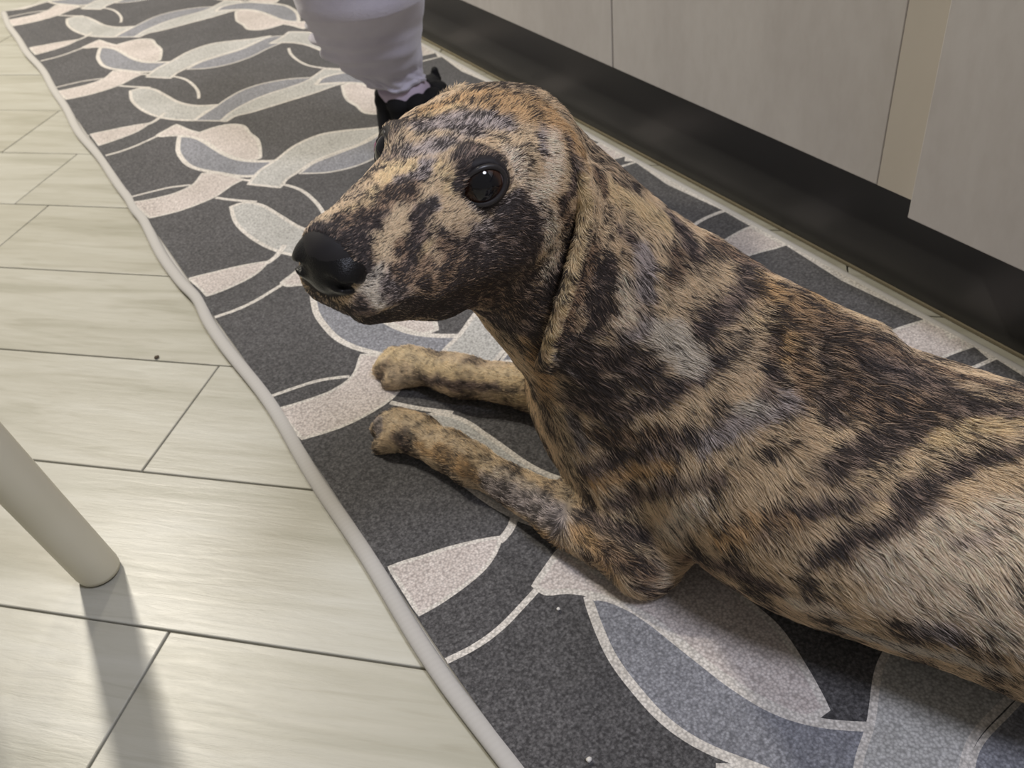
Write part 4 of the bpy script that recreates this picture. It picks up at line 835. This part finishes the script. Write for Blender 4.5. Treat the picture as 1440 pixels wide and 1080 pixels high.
# ------------------------------------------------------------------ dog
PAL = {'t': (.68, .53, .35), 'o': (.60, .40, .21), 'g': (.50, .43, .40), 'c': (.78, .64, .50), 'l': (.66, .59, .49),
       'y': (.71, .55, .33), 'b': (.40, .27, .175), 'k': (.32, .235, .19)}
DARK = np.array((.034, .028, .027))
_b = [x.split() for x in COAT.replace('\n', '').split(';') if x.strip()]
BP = np.array([[float(v) for v in x[:3]] for x in _b], np.float32) / 1000
BR = np.array([float(x[3]) for x in _b], np.float32) / 10000
BC = np.array([PAL[x[4]] for x in _b], np.float32)
BD = np.array([float(x[5]) for x in _b], np.float32) / 100
BW = np.array([float(x[6]) for x in _b], np.float32) / 10
_L = rng.random((32, 32, 32)).astype(np.float32)
def vnoise(P, s):
    p = np.asarray(P, np.float32) * s + 100.3; i = np.floor(p).astype(int); f = p - i; f = f * f * (3 - 2 * f); r = 0
    for a in (0, 1):
        for b in (0, 1):
            for c in (0, 1):
                wgt = (f[:, 0] if a else 1 - f[:, 0]) * (f[:, 1] if b else 1 - f[:, 1]) * (f[:, 2] if c else 1 - f[:, 2])
                r = r + wgt * _L[(i[:, 0] + a) % 32, (i[:, 1] + b) % 32, (i[:, 2] + c) % 32]
    return r
AX = np.array([.406, -.914, 0.])
def coat(P):
    # returns light-hair colour and share of dark hair at points P
    P = np.asarray(P, np.float32); n = len(P); col = np.zeros((n, 3), np.float32); dk = np.zeros(n, np.float32)
    warp = np.stack([vnoise(P, 70), vnoise(P + 3.1, 70), vnoise(P + 7.7, 70)], 1) - .5
    Q = P + warp * .010
    a = Q @ AX.astype(np.float32) + Q[:, 2] * .35
    st = .5 + .5 * np.sin(a * 115 + 5 * vnoise(Q, 9)) ; st = st * .6 + vnoise(Q, 45) * .4
    bcol = np.array(PAL['t'], np.float32) * (1 - st[:, None] * .5) + np.array(PAL['b'], np.float32) * st[:, None] * .5
    bdk = .18 + .62 * np.clip((st - .35) * 2, 0, 1)
    Pw = P + (np.stack([vnoise(P + 11, 150), vnoise(P + 13, 150), vnoise(P + 17, 150)], 1) - .5) * np.where(P[:, 2:3] > .30, .005, .009)
    for s in range(0, n, 20000):
        q = Pw[s:s+20000]
        d2 = ((q ** 2).sum(1)[:, None] + (BP ** 2).sum(1)[None] - 2 * q @ BP.T).clip(0) / (BR ** 2)[None]
        wt = BW[None] * np.exp(-d2 * 1.35)
        w0 = .06; S = wt.sum(1) + w0
        col[s:s+20000] = (wt @ BC + w0 * bcol[s:s+20000]) / S[:, None]
        dk[s:s+20000] = (wt @ BD + w0 * bdk[s:s+20000]) / S
    hq = (P - HM) @ HR.T / HS; dk = dk + .6 * np.clip((-hq[:, 2] - .050) / .010, 0, 1) * np.clip((hq[:, 0] + .02) / .02, 0, 1) * (P[:, 2] > .3)   # dark chin and lower jaw
    dk = np.clip(dk + (vnoise(P, 130) - .5) * .50 + (vnoise(P, 300) - .5) * .68 + (vnoise(P, 650) - .5) * .45, 0, 1)
    return col, dk

GUIDE = []     # where the hair points: (point, direction, reach)
def gd(p, d, r=.08): GUIDE.append((np.array(p, float), nrm(d), r))
for t in np.linspace(0, 1, 8):
    c = np.array([.40, .45, 0]) * (1 - t) + np.array([.62, -.10, 0]) * t
    gd(c + (0, 0, .24), (.45, -.9, -.05), .10); gd(c + np.array([-.09, -.04, .15]), (.40, -.75, -.55), .10); gd(c + np.array([-.08, -.03, .05]), (.5, -.8, .0), .08); gd(c + np.array([.10, .05, .13]), (.40, -.75, -.5), .1)
gd(hp(-.10, .04, -.05), (.5, -.1, -.8), .06); gd((.33, .47, .28), (.35, -.35, -.85), .07); gd((.33, .49, .16), (.0, -.1, -1), .07); gd((.32, .53, .12), (.05, .0, -1), .05)
gd((.34, .42, .15), (.0, -.5, -.85), .06); gd((.33, .41, .07), (-.1, -.6, -.7), .04); gd((.40, .50, .30), (.4, -.3, -.8), .06)
for p, q in (((.31, .42, .04), (.27, .60, .03)), ((.262, .62, .03), (.22, .71, .03)), ((.48, .51, .05), (.34, .69, .04)), ((.32, .73, .03), (.28, .82, .03))):
    for t in (0, .5, 1): gd(np.array(p) * (1-t) + np.array(q) * t, np.array(q) - np.array(p), .05)
for x in (.08, .05, .02): 
    for y in (-.02, 0, .02): gd(hp(x, y, -.01), hd(-1, y * 6, .15), .03); gd(hp(x, y, -.05), hd(-1, y * 4, -.25), .03)
for x, y, z, d in ((-.02, .0, .02, (-1, 0, .35)), (-.06, 0, .03, (-1, 0, -.1)), (-.02, .045, .02, (-1, .3, .2)), (-.02, .045, -.035, (-1, .2, -.4)), (-.06, .05, -.02, (-.8, .2, -.6)), (-.055, .05, -.06, (-.7, 0, -.8)), (-.02, -.04, .02, (-1, -.3, .2)), (-.10, 0, .0, (-.8, 0, -.6)), (-.04, .02, -.11, (-.8, 0, -.6))):
    gd(hp(x, y, z), hd(*d), .035)
GPt = np.array([g[0] for g in GUIDE], np.float32); GDr = np.array([g[1] for g in GUIDE], np.float32); GR = np.array([g[2] for g in GUIDE], np.float32)
def flow(P, N):
    d2 = ((P ** 2).sum(1)[:, None] + (GPt ** 2).sum(1)[None] - 2 * P @ GPt.T).clip(1e-6)
    wt = GR[None] ** 2 / d2 ** 1.5
    D = wt @ GDr; D -= N * (D * N).sum(1)[:, None]
    return D / (np.linalg.norm(D, axis=1)[:, None] + 1e-9)

def smooth_mesh(V, Q, it):
    e = np.concatenate([Q[:, [0, 1]], Q[:, [1, 2]], Q[:, [2, 3]], Q[:, [3, 0]]]); n = len(V)
    V = V.copy()
    for k in range(it):
        S = np.zeros_like(V); c = np.zeros(n)
        np.add.at(S, e[:, 0], V[e[:, 1]]); np.add.at(S, e[:, 1], V[e[:, 0]]); np.add.at(c, e[:, 0], 1); np.add.at(c, e[:, 1], 1)
        V += (S / c[:, None] - V) * (.5 if k % 2 == 0 else -.52)
    return V
def m_coat(name='coat'):
    k = NT(name, .62, .25); a = k.n('Attribute', attribute_name='coat'); k.color(a.outputs['Color']); return k.m
M_COAT = m_coat()
M_HAIR = NT('hair', .48, .30); _a = M_HAIR.n('Attribute', attribute_name='coat'); M_HAIR = M_HAIR.color(_a.outputs['Color'])

dog = empty('dog', (.45, .25, 0)); DL = np.array([.45, .25, 0])
tag(dog, 'brindle short-haired dog with drop ears lying on the runner rug, head raised', 'dog')
EYES = [e for e, D in EYE]
def skin_colors(V):
    col, dk = coat(V); c = col * (1 - dk[:, None]) + DARK * dk[:, None]
    d = np.minimum(np.linalg.norm(V - EYES[0], axis=1), np.linalg.norm(V - EYES[1], axis=1))
    m = np.clip((.0180 - d) / .003, 0, 1)[:, None]; c = c * (1 - m) + np.array((.022, .018, .019)) * m
    nd = np.linalg.norm(V - hp(.088, 0, -.018), axis=1); m = np.clip((.029 - nd) / .006, 0, 1)[:, None]; c = c * (1 - m) + np.array((.03, .027, .028)) * m
    return c * .75
def coat_mesh(name, F, it, parent, clampz=True):
    V, Q = surface_nets(F); V = smooth_mesh(V, Q, it)
    if clampz: V[:, 2] = np.maximum(V[:, 2], .0086)
    me = fast_mesh(name, V - DL, Q, M_COAT)
    at = me.attributes.new('coat', 'FLOAT_COLOR', 'POINT'); C = np.ones((len(V), 4), np.float32); C[:, :3] = skin_colors(V); at.data.foreach_set('color', C.ravel())
    o = link(name, me, parent); return o, V, Q
FB = build_field(.0030)
body, BV, BQ = coat_mesh('body', FB, 4, dog)
earL, EV, EQ = coat_mesh('ear', ear_field(1), 6, dog, False)
earR, EV2, EQ2 = coat_mesh('ear', ear_field(-1), 6, dog, False)

def fur(name, V, Q, count, parent, lenf, keepf, densf, seed, wid=.00021):
    r = np.random.default_rng(seed)
    T = V[Q]; n = np.cross(T[:, 2] - T[:, 0], T[:, 3] - T[:, 1]); ar = np.linalg.norm(n, axis=1) / 2; n = n / (2 * ar[:, None] + 1e-12)
    cen = T.mean(1); wgt = ar * densf(cen, n); wgt /= wgt.sum()
    # smooth per-vertex normals
    VN = np.zeros_like(V); 
    for k in range(4): np.add.at(VN, Q[:, k], n)
    VN /= np.linalg.norm(VN, axis=1)[:, None] + 1e-9
    f = r.choice(len(Q), count, p=wgt); u = r.random((count, 1)); v = r.random((count, 1))
    q = T[f]; P = (q[:, 0] * (1-u) + q[:, 1] * u) * (1-v) + (q[:, 3] * (1-u) + q[:, 2] * u) * v
    qn = VN[Q[f]]; N = (qn[:, 0] * (1-u) + qn[:, 1] * u) * (1-v) + (qn[:, 3] * (1-u) + qn[:, 2] * u) * v; N /= np.linalg.norm(N, axis=1)[:, None] + 1e-9
    k = keepf(P, N); P = P[k]; N = N[k]; count = len(P)
    L = lenf(P, N) * (.7 + .6 * r.random(count)); D = flow(P.astype(np.float32), N)
    # clumping and a little disorder
    tx = np.cross(N, D); jit = (vnoise(P, 110) - .5) * .9 + (r.random(count) - .5) * .40
    D = D + tx * jit[:, None]; D /= np.linalg.norm(D, axis=1)[:, None]
    lift = .22 + .22 * r.random(count) + (vnoise(P + 5, 90) - .5) * .25
    d0 = D * (1 - lift[:, None] * .5) + N * lift[:, None]; d1 = D - N * .05 + N * (lift[:, None] * .25)
    pts = np.stack([P - N * .0004, P + d0 * (L * .38)[:, None], P + d0 * (L * .38)[:, None] + d1 * (L * .32)[:, None], P + d0 * (L * .38)[:, None] + d1 * (L * .62)[:, None]], 1)
    pts[:, :, 2] = np.maximum(pts[:, :, 2], .0085)
    col, dk = coat(P); isd = r.random(count) < np.clip((dk - .5) * 1.45 + .50, 0.05, .92)
    c = np.where(isd[:, None], DARK * (1 + .8 * r.random((count, 1))) + col * .05, np.minimum(col * (.92 + .50 * r.random((count, 1))), .92))
    hc = bpy.data.hair_curves.new(name)
    hc.add_curves([4] * count)
    hc.attributes['position'].data.foreach_set('vector', (pts - DL).astype(np.float32).ravel())
    ra = hc.attributes.get('radius') or hc.attributes.new('radius', 'FLOAT', 'POINT')
    w4 = np.array([1, .95, .7, .15], np.float32) * wid * .5; ra.data.foreach_set('value', (np.tile(w4, count) * np.repeat(.8 + .5 * r.random(count), 4)).astype(np.float32))
    ca = hc.attributes.new('coat', 'FLOAT_COLOR', 'CURVE'); C = np.ones((count, 4), np.float32); C[:, :3] = c; ca.data.foreach_set('color', C.ravel())
    hc.materials.append(M_HAIR)
    o = link(name, hc, parent); o['kind'] = 'stuff'; return o
HI = HR
def body_len(P, N):
    q = (P - HM) @ HR.T / HS; L = np.full(len(P), .0105)
    head = (q[:, 0] > -.10) & (P[:, 2] > .27); x = np.clip((q[:, 0] + .10) / .14, 0, 1)
    L = np.where(head, .0085 * (1 - x) + .0038 * x, L); L = np.where(head & (q[:, 0] > .055), .0030, L)
    leg = (P[:, 2] < .075) & (P[:, 1] > .47); L = np.where(leg, .0060, L); L = np.where((P[:, 2] < .06) & (P[:, 1] > .66), .0048, L)
    nk = (~head) & (P[:, 2] > .18) & (P[:, 1] > .40); L = np.where(nk, .0100, L)
    return L
def body_keep(P, N):
    d = np.minimum(np.linalg.norm(P - EYES[0], axis=1), np.linalg.norm(P - EYES[1], axis=1)); nd = np.linalg.norm(P - hp(.099, 0, -.019), axis=1)
    return (d > .0150) & (nd > .0170) & (P[:, 2] > .009)
def body_dens(c, n):
    q = (c - HM) @ HR.T; near = np.clip(1.15 - np.linalg.norm(c - np.array([0, 0, .65]), axis=1), .15, 1)
    tocam = ((np.array([0, 0, .65]) - c) * n).sum(1) / np.linalg.norm(c - np.array([0, 0, .65]), axis=1)
    head = (c[:, 2] > .27) & (q[:, 0] > -.12)
    return (near ** 1.5) * np.clip(.30 + tocam + .25, .12, 1) * np.where(head, 2.2, 1) * np.where(c[:, 2] < .006, .02, 1)
fur('fur', BV, BQ, NFUR, body, body_len, body_keep, body_dens, 1)
one = lambda c, n: np.ones(len(c))
fur('fur', EV, EQ, NFUR // 16, earL, lambda P, N: np.full(len(P), .0048), lambda P, N: np.ones(len(P), bool), one, 2, .00022)
fur('fur', EV2, EQ2, NFUR // 60, earR, lambda P, N: np.full(len(P), .0048), lambda P, N: np.ones(len(P), bool), one, 3)

# nose
M_NOSE = NT('wet nose leather', .36, .30); _v = M_NOSE.coord(); _vo = M_NOSE.n('TexVoronoi', Scale=1500.0); M_NOSE.l(_v, _vo.inputs['Vector']); M_NOSE.bump(_vo.outputs['Distance'], .35, .0005)
M_NOSE = M_NOSE.color((.006, .0055, .006))
NV, NQ = surface_nets(nose_field()); NV = smooth_mesh(NV, NQ, 4)
tag(link('nose', fast_mesh('nose', NV - DL, NQ, M_NOSE), dog), 'moist black nose')
# eyes
M_EYE = NT('eyeball', .05, .45); _a = M_EYE.n('Attribute', attribute_name='iris'); M_EYE.b.inputs['Coat Weight'].default_value = 0; M_EYE.b.inputs['Coat Roughness'].default_value = .02
M_EYE = M_EYE.color(_a.outputs['Color']); M_LID = plain('eyelid rim', (.02, .017, .018), .35, .5); M_LASH = plain('lash hair', (.03, .025, .02), .6)
for e, ax in EYE:
    look = nrm(ax + (hd(.35, .25, .15) if ax is EYE[0][1] else hd(-.2, .35, .1)) * .35); R = .0140; cen = e - ax * (.0042 if ax is EYE[0][1] else .0056)
    bm = bmesh.new(); bmesh.ops.create_uvsphere(bm, u_segments=48, v_segments=32, radius=R)
    me = bpy.data.meshes.new('eye'); bm.to_mesh(me); bm.free()
    V = np.array([v.co[:] for v in me.vertices]); cs = V @ look / R
    V += look[None] * np.clip((cs - .72) / .28, 0, 1)[:, None] ** .8 * .0008     # cornea
    C = np.ones((len(V), 4), np.float32); C[:, :3] = (.22, .20, .21)
    ir = np.clip((cs - .56) / .04, 0, 1)[:, None]; C[:, :3] = C[:, :3] * (1 - ir) + np.array((.030, .012, .007)) * ir
    pu = np.clip((cs - .78) / .06, 0, 1)[:, None]; C[:, :3] = C[:, :3] * (1 - pu) + np.array((.004, .004, .006)) * pu
    me.vertices.foreach_set('co', V.astype(np.float32).ravel()); at = me.attributes.new('iris', 'FLOAT_COLOR', 'POINT'); at.data.foreach_set('color', C.ravel())
    me.polygons.foreach_set('use_smooth', [True] * len(me.polygons)); me.materials.append(M_EYE)
    o = link('eye', me, dog, tuple(cen - DL)); tag(o, 'dark brown glossy eye')
    a1 = hd(1, 0, -.2); a1 = nrm(a1 - ax * (a1 @ ax)); a2 = np.cross(ax, a1); a2 = a2 if a2 @ hd(0, 0, 1) > 0 else -a2
    pts = []
    for k in range(48):        # lid rim, almond shaped, resting on the eyeball
        q = 2 * math.pi * k / 48; ex = .0122 * math.cos(q) * (1.06 if math.cos(q) > 0 else 1.0); ey = (.0100 if math.sin(q) > 0 else .0098) * math.sin(q)
        rr = math.hypot(ex, ey); h = math.sqrt(max((R + .0004) ** 2 - rr ** 2, 0)); pts.append(cen + a1 * ex + a2 * ey + ax * h - DL)
    V, Fc = tube(pts + [pts[0]], .0017, 8, None, False); tag(link('eyelid', mesh('eyelid', V, Fc, M_LID, True), dog), 'black eyelid rim')
# claws and whiskers
M_CLAW = plain('horn', (.05, .042, .035), .4, .5)
for i, (b, dd) in enumerate([((.2140, .6965, 0.0195), (-.45, .55, -.6)), ((.2210, .7150, 0.0210), (-.35, .62, -.6)), ((.2355, .7175, 0.0205), (-.25, .65, -.6)), ((.2520, .7050, 0.0175), (-.1, .7, -.6)),
                             ((.2660, .7850, 0.0195), (-.45, .55, -.6)), ((.2680, .8060, 0.0225), (-.4, .62, -.6)), ((.2800, .8140, 0.0215), (-.3, .65, -.6)), ((.2960, .8085, 0.0185), (-.2, .7, -.6))]):
    d = Vector(dd).normalized(); b = Vector(b) - Vector(DL); V, Fc = tube([b, b + d * .004, b + d * .0075 + Vector((0, 0, -.0006)), b + d * .0095 + Vector((0, 0, -.0012))], [.0026, .0023, .0014, .0004], 8)
    link('claw', mesh('claw', V, Fc, M_CLAW, True), dog)

# ------------------------------------------------------------------ person: lower leg beyond the dog's head
def m_fleece():
    k = NT('fleece', .95, .1); v = k.coord(); n1 = k.noise(v, 14, 4, .6); n2 = k.noise(v, 420, 3, .7)
    c = k.ramp(n1, [(.30, (.50, .475, .565)), (.70, (.59, .565, .655))]); k.b.inputs['Sheen Weight'].default_value = .5
    k.bump(n2, .6, .0015); return k.color(c)
M_FLEECE = m_fleece(); M_SOCK = NT('knit cuff', .9, .1); _v = M_SOCK.coord(); M_SOCK.bump(M_SOCK.noise(_v, 300, 3), .3, .0008); M_SOCK = M_SOCK.color((.52, .44, .54))
M_SLIP = NT('black velour', .8, .2); _v = M_SLIP.coord(); M_SLIP.bump(M_SLIP.noise(_v, 400, 3), .4, .0008); M_SLIP = M_SLIP.color((.012, .012, .013))

per = empty('person', (.56, 1.29, 0)); PLc = np.array([.56, 1.29, 0])
tag(per, "person standing behind the dog's head, leg in lilac fleece trousers and black slipper", 'person')
rings = [((.452, 1.225, .56), .088), ((.462, 1.222, .44), .092), ((.470, 1.215, .35), .091), ((.4797, 1.2119, .28), .0840), ((.492, 1.237, .255), .0810), ((.5031, 1.2617, .230), .0800), ((.511, 1.275, .205), .0765), ((.5177, 1.2856, .185), .0700),
         ((.528, 1.291, .165), .0600), ((.5364, 1.297, .148), .0500), ((.541, 1.293, .142), .0450), ((.543, 1.2915, .137), .0425), ((.545, 1.290, .133), .0445), ((.547, 1.289, .129), .0415)]
N = 96; V = []; Fc = []
for i, (c, r) in enumerate(rings * 1):
    pass
fine = []
for i in range(len(rings) - 1):
    for q in range(5):
        t = q / 5; fine.append((np.array(rings[i][0]) * (1-t) + np.array(rings[i+1][0]) * t, rings[i][1] * (1-t) + rings[i+1][1] * t))
fine.append((np.array(rings[-1][0]), rings[-1][1]))
for c, r in fine:
    z = c[2]; g = math.exp(-((z - .140) / .022) ** 2); bl = math.exp(-((z - .21) / .05) ** 2)
    for k in range(N):
        a = 2 * math.pi * k / N
        rr = r * (1 + .045 * g * math.sin(a * 13 + 2.0 * math.sin(z * 90)) + .05 * bl * math.sin(a * 3 + z * 30 + .8) + .02 * math.sin(a * 5 - z * 55))
        fold = .006 * bl * math.sin(z * 210 + 2.2 * math.sin(a + .5)) * (.5 + .5 * math.sin(a - 1.2))
        V.append((c[0] + math.cos(a) * (rr + fold), c[1] + math.sin(a) * (rr + fold), z + .004 * g * math.sin(a * 4)))
for i in range(len(fine) - 1):
    for k in range(N): Fc.append((i*N+k, (i+1)*N+k, (i+1)*N+(k+1) % N, i*N+(k+1) % N))
Fc.append(tuple(range(N))); Fc.append(tuple((len(fine)-1)*N + k for k in range(N-1, -1, -1)))
link('trousers', mesh('trousers', np.array(V) - PLc, Fc, M_FLEECE, True), per)
V, Fc = tube([np.array(p) - PLc for p in ((.549, 1.288, .128), (.553, 1.289, .110), (.560, 1.290, .096), (.566, 1.295, .080), (.570, 1.300, .06))], [.036, .037, .040, .042, .036], 32)
tag(link('sock', mesh('sock', V, Fc, M_SOCK, True), per), 'pale pinkish lilac sock')
SF = Field((.42, 1.08, .0), (.72, 1.44, .15), .002)
SF.cone((.580, 1.325, .042), .038, (.520, 1.185, .034), .041, .01, ((0, 0, 1), .8))
SF.cone((.572, 1.305, .060), .038, (.545, 1.240, .045), .036, .02)
ar = nrm([.39, .92, 0]); br = nrm([.92, -.39, 0])
for k in range(9):
    a = 2 * math.pi * (k + .3) / 9; c = np.array([.566, 1.293, .102]) + (ar * math.cos(a) + br * math.sin(a)) * .041
    SF.cone(c - np.array([0,0,.045]), .014, c, .014, .006)
    SF.ell(c, (.0175, .0175, .0150), None, .004)
SF.cone((.566, 1.293, .095), .030, (.562, 1.290, .14), .036, .004, None, True)
SF.cone((.612, 1.312, .090), .014, (.622, 1.316, .104), .0085, .008); SF.cone((.622, 1.316, .104), .0085, (.620, 1.310, .120), .0055, .004)
SF.cone((.527, 1.300, .080), .013, (.522, 1.305, .108), .0060, .008)
SF.cone((.527, 1.300, .080), .016, (.520, 1.290, .030), .020, .01)
sv, sq_ = surface_nets(SF); sv = smooth_mesh(sv, sq_, 4); sv[:, 2] = np.maximum(sv[:, 2], .0078)
tag(link('slipper', fast_mesh('slipper', sv - PLc, sq_, M_SLIP), per), 'black velvety slipper with scalloped rim')
V, Fc = tube([np.array(p) - PLc for p in ((.506, 1.284, .060), (.500, 1.288, .050), (.4955, 1.296, .040), (.4930, 1.300, .028))], [.0022, .0026, .0024, .0012], 8)
tag(link('ribbon', mesh('ribbon', V, Fc, plain('pink satin', (.42, .07, .22), .5), True), per), 'pink ribbon')

# ------------------------------------------------------------------ crumbs and lint
M_LINT = plain('lint', (.62, .60, .56), .9)
def crumb(x, y, z, r, mat, name, label, cat, grp, seed):
    bm = bmesh.new(); bmesh.ops.create_icosphere(bm, subdivisions=2, radius=r); q = random.Random(seed)
    for v in bm.verts: v.co *= .75 + .5 * q.random(); v.co.z *= .6
    o = bm_obj(name, bm, mat, None, True, (x, y, z)); tag(o, label, cat, grp)
crumb(.1856, .2994, .0098, .0022, M_LINT, 'lint_ball', 'tiny white lint ball on the charcoal pile at the bottom edge', 'lint', None, 1)
crumb(.2424, .4223, .0096, .0016, M_LINT, 'lint_ball', "tiny white lint speck on the charcoal pile beside the dog's elbow", 'lint', None, 2)
crumb(.0605, 1.0193, .0012, .0028, plain('crumb', (.07, .05, .03), .8), 'crumb', 'small dark crumb on the pale planks left of the rug', 'crumb', None, 3)
